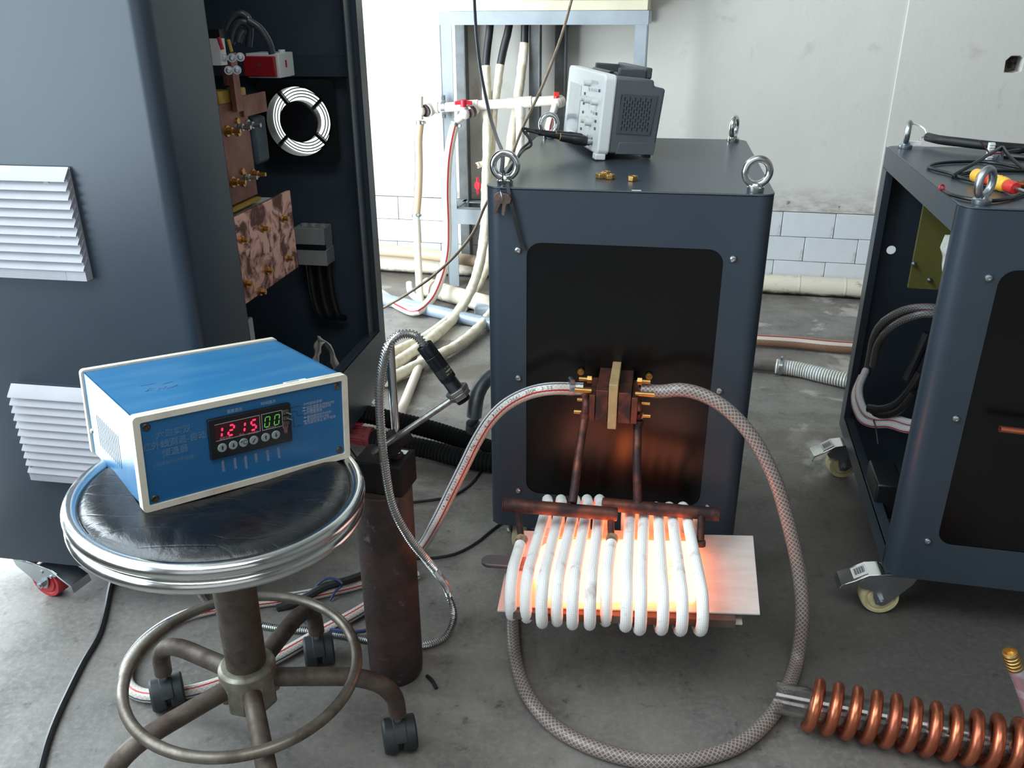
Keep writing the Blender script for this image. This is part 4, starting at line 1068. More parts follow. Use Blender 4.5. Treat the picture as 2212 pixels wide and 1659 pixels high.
# ------------------------------------------------------------------ stool
SF = Fr(Matrix.Translation((-0.4051, 1.0159, 0.5001)) @ Matrix.Rotation(-0.02, 4, 'X') @ Matrix.Rotation(0.0724, 4, 'Y'))
STOOL = thing('swivel_stool', 'round black stool with double chrome rim on rusty five legged base', 'stool', Vector((-0.41, 1.014, 0)))
SC0 = Vector((-0.409, 1.0135, 0))
for z, R_ in ((-0.001, 0.1875), (-0.0225, 0.1865)):
    m = MB(); m.T = SF.M; m.torus((0, 0, z), (0, 0, 1), R_, 0.0108, 96, 16); part(m, 'chrome_rim', M_CHROME, STOOL, local=False)
t = NT('black_vinyl'); v = t.coord()
w1 = t.noise(t.mapping(v, (1, 1, 1), (0, 0, 0.5)), 14.0, 6.0, 0.6, 1.2); w2 = t.noise(v, 130.0, 3.0)
cr = t.new('ShaderNodeTexVoronoi', feature='DISTANCE_TO_EDGE'); t.link(t.mapping(v, (0.7, 2.2, 1), (0, 0, 0.35)), cr.inputs['Vector']); cr.inputs['Scale'].default_value = 13.0
crk = t.ramp(cr.outputs['Distance'], [(0.0, 0.0), (0.05, 1.0)])
t.set(**{'Base Color': lin((17, 19, 22)), 'Roughness': t.ramp(w1, [(0.35, 0.20), (0.7, 0.42)])})
t.p.inputs['Specular IOR Level'].default_value = 0.7
t.bump(t.math('ADD', t.math('ADD', t.math('MULTIPLY', w1, 1.0), t.math('MULTIPLY', w2, 0.12)), t.math('MULTIPLY', crk, 0.12)), 0.38, 0.005)
m = MB(); m.T = SF.M; m.lathe([(0.181, -0.012), (0.181, -0.002), (0.176, 0.004), (0.168, 0.009), (0.150, 0.0125), (0.12, 0.0125), (0.08, 0.011), (0.04, 0.0095), (0.0001, 0.009)], None, 72)
part(m, 'seat_cushion', t.m, STOOL, local=False, label='cracked black vinyl cushion')
m = MB(); m.T = SF.M; m.cyl((0, 0, -0.026), (0, 0, -0.014), 0.18, 48); part(m, 'seat_base', M_BLACKPL, STOOL, local=False)
HB = Vector((-0.409, 1.0137, 0))
m = MB(); m.cyl(HB + Vector((0, 0, 0.150)), Vector((-0.4075, 1.015, 0.476)), 0.0295, 28, 0.032); part(m, 'column', M_RUST, STOOL, local=False)
M_CAST = mat('worn_cast_metal', (150, 146, 132), 0.45, 0.7, c2=(112, 104, 92), vs=26, r2=0.6)
m = MB(); m.T = Matrix.Translation(HB); m.lathe([(0.030, 0.198), (0.041, 0.196), (0.043, 0.190), (0.043, 0.160), (0.040, 0.150), (0.020, 0.146), (0.0001, 0.146)], None, 32)
ANG = [5, 77, 149, 221, 293]
for k in range(5):
    a = math.radians(ANG[k] + 36); m.box((0.036 * math.cos(a), 0.036 * math.sin(a), 0.152), (0.012, 0.030, 0.05), Matrix.Rotation(a, 3, 'Z'))
part(m, 'hub', M_CAST, STOOL, local=False, bevel=0.004, label='pale worn cast metal hub')
m = MB(); m.T = Matrix.Translation((-0.4131, 1.0119, 0.1885)) @ Matrix.Rotation(0.0065, 4, 'X') @ Matrix.Rotation(0.0525, 4, 'Y'); m.torus((0, 0, 0), (0, 0, 1), 0.1705, 0.0085, 96, 14)
part(m, 'foot_ring', mat('worn_plated_ring', (132, 124, 114), 0.4, 0.75, c2=(96, 86, 76), vs=24, r2=0.6), STOOL, local=False)
for k in range(5):
    a = math.radians(ANG[k]); d = Vector((math.cos(a), math.sin(a), 0)); rr = 0.0145
    P = [HB + d * 0.02 + Vector((0, 0, 0.166)), HB + d * 0.10 + Vector((0, 0, 0.160)), HB + d * 0.165 + Vector((0, 0, 0.152)), HB + d * 0.200 + Vector((0, 0, 0.135)), HB + d * 0.219 + Vector((0, 0, 0.108)), HB + d * 0.223 + Vector((0, 0, 0.072))]
    m = MB(); m.tube(P, rr, 14); leg = part(m, 'leg', M_RUST, STOOL, local=False)
    m = MB(); m.cyl(HB + d * 0.223 + Vector((0, 0, 0.05)), HB + d * 0.223 + Vector((0, 0, 0.074)), 0.006, 12); part(m, 'caster_stem', M_STEEL, leg, local=False)
    b = a + math.radians([-62, -40, 150, 20, 60][k]); ax = Vector((-math.sin(b), math.cos(b), 0))
    if k == 0: ax = Vector((0.97, 0.25, 0))
    if k == 1: ax = Vector((0.96, 0.28, 0))
    if k == 2: ax = Vector((0.90, 0.42, 0))
    c = HB + d * 0.2235 + Vector((0, 0, 0.0285)); m = MB()
    for s0, s1 in ((-0.027, -0.003), (0.003, 0.027)):
        m.T = basis(c, (0, 0, 1), ax); z0, z1 = (s0, s1)
        m.lathe([(0.012, z0), (0.0255, z0), (0.0285, z0 + 0.004), (0.0285, z1 - 0.003), (0.026, z1), (0.012, z1)], None, 28)
    m.T = basis(c, (0, 0, 1), ax); m.lathe([(0.020, -0.003), (0.020, 0.003)], None, 20)
    m.T = None
    # rounded hood over the twin wheels
    m.T = basis(c, (0, 0, 1), ax); hood = [(0.0305 * math.cos(x), 0.0305 * math.sin(x)) for x in [math.radians(-75 + 150 * i / 12) for i in range(13)]] + [(0.012 * math.cos(x), 0.012 * math.sin(x)) for x in [math.radians(75 - 150 * i / 12) for i in range(13)]]
    m.prism(hood, 0.020, Matrix.Translation((0, 0, -0.010)))
    part(m, 'twin_caster', mat('black_caster_plastic', (30, 34, 36), 0.55, c2=(48, 52, 54), vs=30) if k == 0 else bpy.data.materials['black_caster_plastic'], leg, local=False, bevel=0.001)

# ------------------------------------------------------------------ blue temperature controller
BX = Fr(Matrix.Translation((-0.4746, 0.9292, 0.5185)) @ Matrix.Rotation(0.6961, 4, 'Z') @ Matrix.Rotation(-0.0450, 4, 'X') @ Matrix.Rotation(0.0792, 4, 'Y'))
W_, D_, H_ = 0.3002, 0.2388, 0.1316
CTL = thing('temperature_controller', 'blue temperature controller box with red digits standing on the stool', 'controller', BX)
t = NT('blue_enamel'); v = t.coord()
sc = t.ramp(t.noise(t.mapping(v, (1.0, 5.0, 4.0), (0, 0, 0.25)), 6.0, 7.0, 0.6), [(0.45, 0.0), (0.7, 0.55)])
t.set(**{'Base Color': t.mix(sc, lin((36, 102, 146)), lin((68, 122, 154))), 'Roughness': 0.38})
M_BLUE = t.m
M_BLUE_F = mat('blue_front_film', (30, 94, 142), 0.36, c2=(36, 100, 148), vs=5)
M_BEZ = mat('aged_cream_plastic', (216, 208, 190), 0.5, c2=(196, 182, 162), vs=16, lo=0.5, hi=0.7)
m = MB(); vs_in = 0.004
m.bb((vs_in, 0.010, 0.005), (W_ - vs_in, D_ - 0.008, 0.008)); m.bb((vs_in, 0.010, H_ - 0.0055), (W_ - vs_in, D_ - 0.008, H_ - 0.003))
m.bb((W_ - 0.006, 0.010, 0.005), (W_ - 0.003, D_ - 0.008, H_ - 0.003))
slots = [[(0.085 + 0.0088 * k, 0.030), (0.0878 + 0.0088 * k, 0.030), (0.0878 + 0.0088 * k, 0.078), (0.085 + 0.0088 * k, 0.078)] for k in range(12)]
m.plate([(0.010, 0.005), (D_ - 0.008, 0.005), (D_ - 0.008, H_ - 0.003), (0.010, H_ - 0.003)], slots, 0.002, Matrix(((0, 0, 1, 0.003), (1, 0, 0, 0), (0, 1, 0, 0), (0, 0, 0, 1))))
part(m, 'case', M_BLUE, CTL)
m = MB(); m.bb((0.008, 0.02, 0.02), (0.010, D_ - 0.02, 0.09)); part(m, 'vent_backing', M_BLACKPL, CTL)
def ring_bezel(y0, y1, inset, name):
    m = MB(); m.plate(rrect(0, 0, W_, H_, 0.006), [rrect(inset, inset, W_ - inset, H_ - inset, 0.003)], y1 - y0, basis((0, y1, 0), (1, 0, 0), (0, -1, 0)))
    part(m, name, M_BEZ, CTL, bevel=0.0016)
ring_bezel(-0.002, 0.0055, 0.0085, 'front_bezel'); ring_bezel(0.0065, 0.0125, 0.004, 'front_bezel'); ring_bezel(D_ - 0.010, D_, 0.004, 'rear_bezel')
m = MB(); m.bb((0.007, 0.001, 0.007), (W_ - 0.007, 0.003, H_ - 0.007)); FP = part(m, 'front_panel', M_BLUE_F, CTL, label='darker blue printed front panel')
m = MB(); m.bb((0.01, D_ - 0.006, 0.01), (W_ - 0.01, D_ - 0.004, H_ - 0.01)); part(m, 'rear_panel', M_BLUE, CTL)
M_SCREWD = mat('dark_screw_head', (70, 58, 50), 0.45, 0.8, c2=(110, 104, 98), vs=60)
for x in (0.0165, W_ - 0.0165):
    for z in (0.0155, H_ - 0.0165):
        m = MB(); m.T = basis((x, 0.001, z), (1, 0, 0), (0, -1, 0)); m.lathe([(0.0052, 0), (0.0052, 0.0006), (0.004, 0.0016), (0.0022, 0.0012), (0.0001, 0.0004)], None, 18); part(m, 'panel_screw', M_SCREWD, CTL)
for y, z in ((0.014, 0.022), (D_ - 0.016, 0.040)):
    m = MB(); m.T = basis((0.003, y, z), (0, 1, 0), (-1, 0, 0)); m.lathe([(0.0042, 0), (0.003, 0.002), (0.0001, 0.0026)], None, 14); part(m, 'case_screw', M_STEEL, CTL)
q = BX.z(637, 822, H_ - 0.002); m = MB(); m.bb((q.x - 0.017, q.y - 0.004, H_ - 0.003), (q.x + 0.017, q.y + 0.003, H_ - 0.0026)); part(m, 'paper_sticker', M_WHITEPL, CTL, label='white sticker on the top near the front')
m = MB(); m.bb((q.x - 0.014, q.y - 0.0012, H_ - 0.0026), (q.x + 0.006, q.y + 0.0002, H_ - 0.0024)); part(m, 'sticker_print', M_INK, CTL)
# pen scrawl on the top
q = BX.z(348, 840, H_ - 0.003); m = MB()
rnd = random.Random(3)
for k in range(3):
    pts = [(q.x - 0.02 + 0.007 * i + rnd.uniform(-0.002, 0.002), q.y + rnd.uniform(-0.006, 0.006) + (0.022 if k == 2 else 0.004 * k), H_ - 0.0029) for i in range(7)]
    m.tube(pts, 0.00035, 4, sub=4)
part(m, 'pen_scrawl', mat('violet_pen', (70, 60, 120), 0.6), CTL, label='faint violet pen scrawl on the top')
# display module
a = BX.y(447, 906, -0.001); b = BX.y(629, 949, -0.001); a2 = BX.y(455, 996, -0.001); b2 = BX.y(626, 870, -0.001)
DX0, DX1 = (a.x + a2.x) / 2, (b.x + b2.x) / 2; DZ0, DZ1 = (a2.z + b.z) / 2, (a.z + b2.z) / 2
dw, dh = DX1 - DX0, DZ1 - DZ0
m = MB(); m.prism(rrect(DX0, DZ0, DX1, DZ1, 0.002, 3), 0.006, basis((0, 0.002, 0), (1, 0, 0), (0, -1, 0))); DM = part(m, 'display_module', mat('display_black', (18, 18, 22), 0.4), CTL, bevel=0.0008, label='black display module')
YD = -0.0042
def dq(u, w): return (DX0 + dw * u, DZ0 + dh * w)
def slab(u0, w0, u1, w1, th, name, M_):
    p = dq(u0, w0); q = dq(u1, w1); m = MB(); m.bb((p[0], YD - th, p[1]), (q[0], YD + 0.001, q[1])); return part(m, name, M_, CTL)
slab(0.07, 0.46, 0.605, 0.86, 0.0002, 'red_window', mat('dark_red_window', (60, 14, 24), 0.25))
slab(0.63, 0.46, 0.885, 0.86, 0.0002, 'green_window', mat('dark_window', (14, 22, 22), 0.25))
M_LINE = mat('grey_print_line', (170, 150, 152), 0.6)
m = MB()
for (u0, w0, u1, w1) in ((0.07, 0.855, 0.605, 0.868), (0.07, 0.45, 0.605, 0.463), (0.600, 0.45, 0.606, 0.868), (0.63, 0.855, 0.885, 0.868), (0.63, 0.45, 0.885, 0.463), (0.626, 0.45, 0.632, 0.868), (0.882, 0.45, 0.888, 0.868)):
    p = dq(u0, w0); q = dq(u1, w1); m.bb((p[0], YD - 0.0005, p[1]), (q[0], YD - 0.0001, q[1]))
part(m, 'window_outline', M_LINE, CTL)
SEG = {'0': 'abcdef', '1': 'bc', '2': 'abged', '5': 'afgcd'}
def digit(ch, u, w, uw, wh, M_, fat, name):
    x0, z0 = dq(u, w); wd = dw * uw; hg = dh * wh; sh = 0.16
    P = lambda i, j: Vector((x0 + wd * i + sh * hg * (j), YD - 0.0006, z0 + hg * j))
    segs = {'a': ((0, 1), (1, 1)), 'b': ((1, .53), (1, 1)), 'c': ((1, 0), (1, .47)), 'd': ((0, 0), (1, 0)), 'e': ((0, 0), (0, .47)), 'f': ((0, .53), (0, 1)), 'g': ((0, .5), (1, .5))}
    m = MB()
    for s_ in SEG[ch]:
        (i0, j0), (i1, j1) = segs[s_]; p = P(i0, j0); q = P(i1, j1); dd = (q - p).normalized(); p = p + dd * fat * 0.35; q = q - dd * fat * 0.35
        n = dd.cross(Vector((0, -1, 0))) * fat / 2
        m.add([p + n * 0.4, p + dd * fat * 0.3 + n, q - dd * fat * 0.3 + n, q + n * 0.4, q - n * 0.4, q - dd * fat * 0.3 - n, p + dd * fat * 0.3 - n, p - n * 0.4], [(0, 1, 2, 3, 4, 5, 6, 7)])
    return part(m, name, M_, CTL, ang=0)
M_LED_R = emit('red_led', (1.0, 0.03, 0.10), 1.5); M_LED_G = emit('green_led', (0.16, 0.75, 0.08), 0.55)
for ch, u in (('1', 0.075), ('2', 0.215), ('1', 0.345), ('5', 0.485)):
    digit(ch, u, 0.53, 0.062, 0.245, M_LED_R, 0.0027, 'red_digit')
for u in (0.655, 0.775):
    digit('0', u, 0.525, 0.058, 0.25, M_LED_G, 0.0014, 'green_digit')
M_BTN = mat('grey_button', (140, 150, 148), 0.45)
for k, u in enumerate((0.135, 0.265, 0.39, 0.515, 0.66, 0.79)):
    p = dq(u, 0.265); m = MB(); m.T = basis((p[0], YD + 0.001, p[1]), (1, 0, 0), (0, -1, 0)); m.lathe([(0.0062, 0), (0.0062, 0.0016), (0.0055, 0.0021), (0.0001, 0.0021)], None, 24); B = part(m, 'round_button', M_BTN, CTL)
    m = MB(); y = YD - 0.0014; x, z = p
    if k == 2: write(m, '℃', basis((x, y, z), (1, 0, 0), (0, -1, 0)), 0.0085)
    elif k == 3: m.add([(x - 0.0028, y, z - 0.0024), (x - 0.0014, y, z - 0.0032), (x + 0.0024, y, z + 0.0022), (x + 0.0014, y, z + 0.0028)], [(0, 1, 2, 3)])
    else:
        up = 1 if k in (0, 4) else -1
        m.add([(x - 0.0007, y, z - 0.003 * up), (x + 0.0007, y, z - 0.003 * up), (x + 0.0009, y, z + 0.0006 * up), (x + 0.0020, y, z + 0.0004 * up), (x, y, z + 0.0034 * up), (x - 0.0020, y, z + 0.0004 * up), (x - 0.0009, y, z + 0.0006 * up)], [tuple(range(7))])
    part(m, 'button_symbol', M_BLACKPL, B, ang=0)
for k, (u, w) in enumerate(((0.925, 0.80), (0.93, 0.655), (0.925, 0.53))):
    p = dq(u, w); m = MB(); m.bb((p[0] - 0.004, YD - 0.004, p[1] - 0.0028), (p[0] + 0.004, YD + 0.001, p[1] + 0.0028))
    if k < 2: m.cyl((p[0], YD - 0.003, p[1]), (p[0] + 0.004, YD - 0.013, p[1] - 0.001), 0.0011, 8)
    part(m, 'toggle_switch', mat('toggle_grey', (64, 64, 58), 0.5) if k == 0 else bpy.data.materials['toggle_grey'], CTL)
M_PRINT = mat('pale_print', (168, 172, 186), 0.6); M_PRINT2 = mat('faint_outline_print', (86, 124, 156), 0.6); M_PRINT3 = mat('pink_print', (176, 130, 134), 0.6)
YF = 0.0007
def FB(px, py, y=YF):
    q = BX.y(px, py, y); return basis((q.x, y, q.z), (1, 0, 0), (0, -1, 0))
m = MB()
write(m, '六皿实双', FB(375, 933.5), 0.0112, True); write(m, '红外线测温-自动', FB(378.5, 954), 0.0112, True); write(m, '恒温器', FB(379, 974.5), 0.0112, True)
part(m, 'title_lettering', M_PRINT2, FP, kind='stuff', ang=0, label='outlined lettering left of the display')
m = MB(); write(m, '(非接触光纤传感器)', FB(378, 995.5), 0.0062); part(m, 'small_lettering', M_PRINT2, FP, kind='stuff', ang=0)
m = MB(); write(m, '温度显示', FB(507, 887), 0.0055); write(m, '时间显示', FB(580, 870), 0.0055)
for i, s_ in enumerate(('温度设定加', '温度设定减', '温度探点显示', '启动修正', '时间设定加', '时间设定减')):
    x = (481, 507, 530, 552.5, 577.5, 601)[i]; y0 = (998, 992, 988, 982, 975, 969)[i]
    for j, ch in enumerate(s_): write(m, ch, FB(x + 0.55 * j, y0 + 4.6 * j), 0.0042)
part(m, 'caption_lettering', M_PRINT, FP, kind='stuff', ang=0)
m = MB()
lines_ = [('计时起始选择', 655, 874.5), ('设定温度点开始计时', 662, 881.5), ('机器启动开始计时', 662, 887.5), ('计时刻度选择', 656, 894.5), ('最刻度时间为99秒', 663, 901.5), ('最刻时间为9.9秒', 663, 908), ('自动紧急停止·按下有效', 657, 915.5)]
for s_, x, y in lines_: write(m, s_, FB(x, y), 0.0049, align='LEFT')
for x, y, dr in ((657, 881, 1), (657, 887, -1), (659, 902, 1), (659, 909.5, -1)):
    q = BX.y(x, y, YF); w = 0.0026
    m.add([(q.x - dr * w, YF, q.z), (q.x, YF, q.z + 0.0012), (q.x, YF, q.z + 0.0006), (q.x + dr * w, YF, q.z + 0.0006), (q.x + dr * w, YF, q.z - 0.0006), (q.x, YF, q.z - 0.0006), (q.x, YF, q.z - 0.0012)], [tuple(range(7))])
part(m, 'note_lettering', M_PRINT, FP, kind='stuff', ang=0, label='pale Chinese notes right of the display')
m = MB()
for pl in (((628, 881.5), (650, 876)), ((629.5, 890.5), (641, 888), (643, 898.5), (653, 895.5)), ((631, 900), (634, 899.5), (636, 922), (653, 918))):
    for p0, p1 in zip(pl[:-1], pl[1:]):
        A = BX.y(*p0, YF); B_ = BX.y(*p1, YF); dd = (B_ - A).normalized(); n = Vector((-dd.z, 0, dd.x)) * 0.00035
        m.add([A + n, B_ + n, B_ - n, A - n], [(0, 1, 2, 3)])
part(m, 'pointer_line', M_INK, FP, kind='stuff', ang=0)
m = MB()
for s_, x, y in (('温度设定', 486, 946), ('探点', 522, 939), ('启动修正', 547, 935), ('时间设定', 586, 924)):
    q = BX.y(x, y, YD - 0.0004); write(m, s_, basis((q.x, YD - 0.0004, q.z), (1, 0, 0), (0, -1, 0)), 0.0038)
for k in range(6):
    p = dq(0.90, 0.43 - 0.035 * k); write(m, ('最低温', '最高温', '自动', '待机', '报警', '工作')[k], basis((p[0] + 0.002, YD - 0.0004, p[1]), (1, 0, 0), (0, -1, 0)), 0.0028)
part(m, 'display_lettering', M_PRINT3, DM, kind='stuff', ang=0)

# ------------------------------------------------------------------ pipe stand, magnetic stand, pyrometer
SY = PZ(850, 1488); CYL = Vector((SY.x, SY.y + 0.048, 0))
t = NT('scaly_rust'); v = t.coord()
n1 = t.noise(v, 11.0, 8.0, 0.68); n2 = t.noise(v, 30.0, 6.0, 0.7); n3 = t.noise(v, 120.0, 4.0)
c = t.mix(t.ramp(n1, [(0.4, 0.0), (0.6, 1.0)]), lin((80, 62, 56)), lin((50, 44, 43)))
c = t.mix(t.ramp(n2, [(0.60, 0.0), (0.72, 0.8)]), c, lin((132, 120, 114)))
c = t.mix(t.ramp(t.noise(v, 7.0, 6.0, 0.7), [(0.66, 0.0), (0.74, 0.8)]), c, lin((160, 150, 148)))
t.set(**{'Base Color': c, 'Roughness': 0.62, 'Metallic': 0.25}); t.bump(t.math('ADD', n2, t.math('MULTIPLY', n3, 0.4)), 0.5, 0.004)
M_SCALE = t.m
zc = 0.392
m = MB(); m.T = Matrix.Translation(CYL); m.lathe([(0.030, 0.0), (0.0445, 0.0), (0.0470, 0.006), (0.0485, 0.02), (0.0485, zc - 0.002), (0.047, zc), (0.0001, zc)], None, 48)
single(m, 'steel_pipe', M_SCALE, 'upright rusty steel pipe carrying the magnetic base beside the stool', 'pipe')
MYAW = -0.28
MF = frame((CYL.x + 0.004, CYL.y - 0.002, zc), MYAW)
MS = thing('magnetic_stand', 'black magnetic base with chrome post and arm on top of the rusty pipe', 'stand', MF)
M_BLKPAINT = mat('chipped_black_paint', (20, 19, 20), 0.7, c2=(36, 26, 25), vs=20, spec=0.25)
m = MB(); m.bb((-0.040, -0.030, 0.0), (0.044, 0.034, 0.056)); part(m, 'magnet_base', M_BLKPAINT, MS, bevel=0.003)
m = MB(); m.T = basis((-0.018, -0.0305, 0.030), (1, 0, 0), (0, -1, 0)); 
m2 = MB(); m2.T = basis((-0.0405, 0.0, 0.028), (0, 1, 0), (-1, 0, 0)); m2.lathe([(0.018, 0), (0.018, 0.002), (0.016, 0.004), (0.006, 0.004), (0.006, 0.010), (0.0001, 0.010)], None, 24); part(m2, 'rotary_switch', M_BLACKPL, MS)
for z in (0.012, 0.048):
    m = MB(); m.T = basis((-0.030, -0.0302, z), (1, 0, 0), (0, -1, 0)); m.lathe([(0.003, 0), (0.003, 0.001), (0.0001, 0.0012)], None, 12); part(m, 'base_screw', M_STEEL, MS)
m = MB(); m.bb((0.018, 0.012, 0.0562), (0.035, 0.025, 0.0572)); part(m, 'metal_tab', M_STEEL, MS)
pb = MF.I @ PY(858, 995, CYL.y - 0.004); pt = MF.I @ PY(858, 742, CYL.y - 0.004)
m = MB(); m.lathe([(0.011, 0.056), (0.011, 0.060), (0.008, 0.063), (0.0001, 0.063)], Matrix.Translation((pb.x, pb.y, 0)), 20); part(m, 'post_collar', M_SCALE, MS)
m = MB(); m.cyl((pb.x, pb.y, 0.056), (pb.x + 0.001, pb.y, pt.z), 0.0068, 20); part(m, 'post', M_CHROME, MS, bevel=0.0008)
kz = (MF.I @ PY(858, 950, CYL.y - 0.004)).z
m = MB(); m.cyl((pb.x - 0.006, pb.y - 0.006, kz - 0.014), (pb.x + 0.004, pb.y - 0.002, kz + 0.013), 0.0155, 20)
m.cyl((pb.x - 0.014, pb.y - 0.030, kz - 0.004), (pb.x + 0.018, pb.y + 0.012, kz + 0.006), 0.0125, 18)
m.bb((pb.x - 0.020, pb.y - 0.034, kz - 0.013), (pb.x + 0.012, pb.y - 0.012, kz + 0.010))
part(m, 'swivel_clamp', M_BLKPAINT, MS, bevel=0.002)
yA = CYL.y - 0.045
aA = PY(805, 978, yA); aB = PY(985, 858, yA - 0.01)
m = MB(); m.cyl(aA, aB, 0.0048, 14); part(m, 'arm_rod', mat('dull_steel_rod', (150, 146, 142), 0.35, 0.9, c2=(104, 96, 90), vs=40), MS, local=False)
# pyrometer
yS = yA - 0.008
p0 = PY(916, 745, yS); p1 = PY(1003, 866, yS - 0.004)
ax = (p1 - p0).normalized(); Lp = (p1 - p0).length
PYR = thing('pyrometer', 'black cylindrical infrared sensor in a steel nut aimed at the coil', 'sensor', p0)
B = basis(p0, Vector((0.3, -0.9, 0.3)), ax)
m = MB(); m.lathe([(0.006, 0.0), (0.0118, 0.0), (0.0124, 0.001), (0.0124, 0.019), (0.0120, 0.0195), (0.0120, 0.0205), (0.0124, 0.021), (0.0124, Lp * 0.60), (0.0116, Lp * 0.61)], B, 32)
BODY = part(m, 'sensor_body', mat('black_anodised', (34, 36, 40), 0.3, 0.7), PYR, local=False)
m = MB(); zz = Lp * 0.61; prof = []
for k in range(26): prof += [(0.0116, zz + k * (Lp * 0.39) / 26), (0.0108, zz + (k + 0.5) * (Lp * 0.39) / 26)]
prof += [(0.0110, Lp - 0.0005), (0.0090, Lp), (0.0085, Lp - 0.003), (0.0001, Lp - 0.003)]
m.lathe(prof, B, 28); part(m, 'threaded_barrel', bpy.data.materials['black_anodised'], PYR, local=False, ang=60)
m = MB(); m.T = B; m.cyl((0, 0, Lp - 0.0032), (0, 0, Lp - 0.0022), 0.0084, 20); part(m, 'lens', mat('red_tinted_lens', (140, 40, 40), 0.08, spec=0.9), PYR, local=False, label='small reddish lens')
m = MB(); m.T = B; m.cyl((0, 0, Lp * 0.78), (0, 0, Lp * 0.84), 0.0185, 6); m.cyl((0, 0, Lp * 0.845), (0, 0, Lp * 0.875), 0.017, 24); m.cyl((0, 0, Lp * 0.88), (0, 0, Lp * 0.93), 0.0165, 6)
part(m, 'lock_nut', mat('grey_steel_nut', (120, 118, 118), 0.42, 0.9, c2=(150, 146, 142), vs=30), PYR, local=False, bevel=0.0006, label='steel hexagon lock nut')
m = MB(); m.lathe([(0.0126, Lp * 0.40), (0.0126, Lp * 0.54)], B, 32, caps=False); part(m, 'label_band', M_BLACKPL, PYR, local=False)
m = MB()
for r_, txt in enumerate(('ATC-2', '红外测温探头', '4-20 mA')):
    for i, ch in enumerate(txt):
        if ch == ' ': continue
        an = math.radians(-30 + 11 * (i - len(txt) / 2)); rad = 0.0128
        nrm = (B.to_3x3() @ Vector((math.cos(an), math.sin(an), 0))); pos = B @ Vector((rad * math.cos(an), rad * math.sin(an), Lp * (0.425 + 0.045 * r_)))
        tg = B.to_3x3() @ Vector((-math.sin(an), math.cos(an), 0))
        write(m, ch, basis(pos, tg, nrm), 0.0028)
part(m, 'label_lettering', mat('pale_yellow_print', (206, 196, 150), 0.6), PYR, local=False, kind='stuff', ang=0)
cp = [p0 + ax * 0.002, PY(902, 728, yS), PY(884, 721, yS), PY(862, 724, yS - 0.004), PY(842, 742, yS - 0.008), PY(828, 785, yS - 0.012), PY(820, 850, yS - 0.016), PY(823, 930, yS - 0.02), PY(832, 1010, yS - 0.024), PY(849, 1095, yS - 0.022), PY(887, 1166, yS - 0.01), PY(938, 1230, yS + 0.02), PZ(970, 1285, 0.055), PZ(981, 1330, 0.022), PZ(960, 1378, 0.0075), PZ(912, 1396, 0.0075), PZ(850, 1392, 0.0075), PZ(760, 1376, 0.0075), PZ(680, 1364, 0.0075), PZ(600, 1357, 0.0075), PZ(520, 1340, 0.0075), PZ(460, 1316, 0.0075), PZ(436, 1290, 0.0075), PZ(420, 1262, 0.0075), PZ(415, 1230, 0.0075)]
CPs = resample(spline(cp, 8), 0.00105)
m = MB(); m.tube_raw(CPs, 0.0058, 10, (0.3, -0.6, 0.7), rfun=lambda s_, i: 0.0056 + 0.0016 * (1 if (i % 4) in (0, 1) else -0.4 if (i % 4) == 2 else -0.4))
part(m, 'armoured_conduit', M_CHROME if False else mat('steel_conduit', (190, 190, 188), 0.25, 1.0), PYR, local=False, ang=25, label='coiled steel conduit running down to the floor')
# ------------------------------------------------------------------ oscilloscope on the middle cabinet
OF = frame((0.1761, 1.7801, 0.8335), -1.41, -0.0801)
OW, OD, OH = 0.321, 0.1236, 0.1565
OSC = thing('oscilloscope', 'white fronted grey oscilloscope standing on the middle cabinet', 'oscilloscope', OF)
M_OWHITE = mat('scope_white_plastic', (222, 224, 222), 0.42, c2=(214, 216, 213), vs=8)
M_OGREY = mat('scope_grey_plastic', (86, 90, 94), 0.5, c2=(78, 82, 86), vs=9, bump=0.15, bs=300)
M_OGREY2 = mat('scope_dark_grey_plastic', (70, 74, 78), 0.5)
m = MB(); m.prism(rrect(-OW, 0, 0, OH, 0.012), 0.026, basis((0, 0.026, 0), (1, 0, 0), (0, -1, 0))); part(m, 'front_bezel', M_OWHITE, OSC, bevel=0.004, seg=3)
m = MB(); prof = [(0.024, 0.004), (OD, 0.006), (OD + 0.006, 0.137), (OD - 0.018, 0.139), (OD - 0.020, 0.152), (0.024, OH - 0.003)]
m.prism(prof, OW - 0.006, basis((-0.003 - (OW - 0.006), 0, 0), (0, 1, 0), (1, 0, 0))); part(m, 'rear_case', M_OGREY, OSC, bevel=0.005, seg=3)
m = MB(); m.plate([(0.036, 0.045), (0.108, 0.045), (0.114, 0.122), (0.040, 0.122)], [[(y + s - 0.0011, z + 0.0), (y + s + 0.0011, z + 0.0), (y + s + 0.0011 + 0.0004, z + 0.0080), (y + s - 0.0011 + 0.0004, z + 0.0080)] for c_ in range(11) for r_ in range(6) for y, s, z in [(0.046, 0.0055 * c_, 0.051 + 0.0115 * r_ + (0.0055 if c_ % 2 else 0.0))] if z + 0.008 < 0.120], 0.0015, Matrix(((0, 0, 1, -0.0025), (1, 0, 0, 0), (0, 1, 0, 0), (0, 0, 0, 1))))
GR = part(m, 'vent_grille', M_OGREY2, OSC, label='slotted ventilation grille')
m = MB(); m.bb((-0.0028, 0.038, 0.047), (-0.0022, 0.110, 0.120)); part(m, 'grille_backing', M_BLACK, GR)
m = MB(); m.prism([(0.040, 0.004), (0.122, 0.006), (0.124, 0.030), (0.046, 0.028)], 0.0022, Matrix(((0, 0, 1, -0.0036), (1, 0, 0, 0), (0, 1, 0, 0), (0, 0, 0, 1)))); part(m, 'side_recess', M_OGREY, OSC, bevel=0.001)
m = MB()   # carrying handle on top
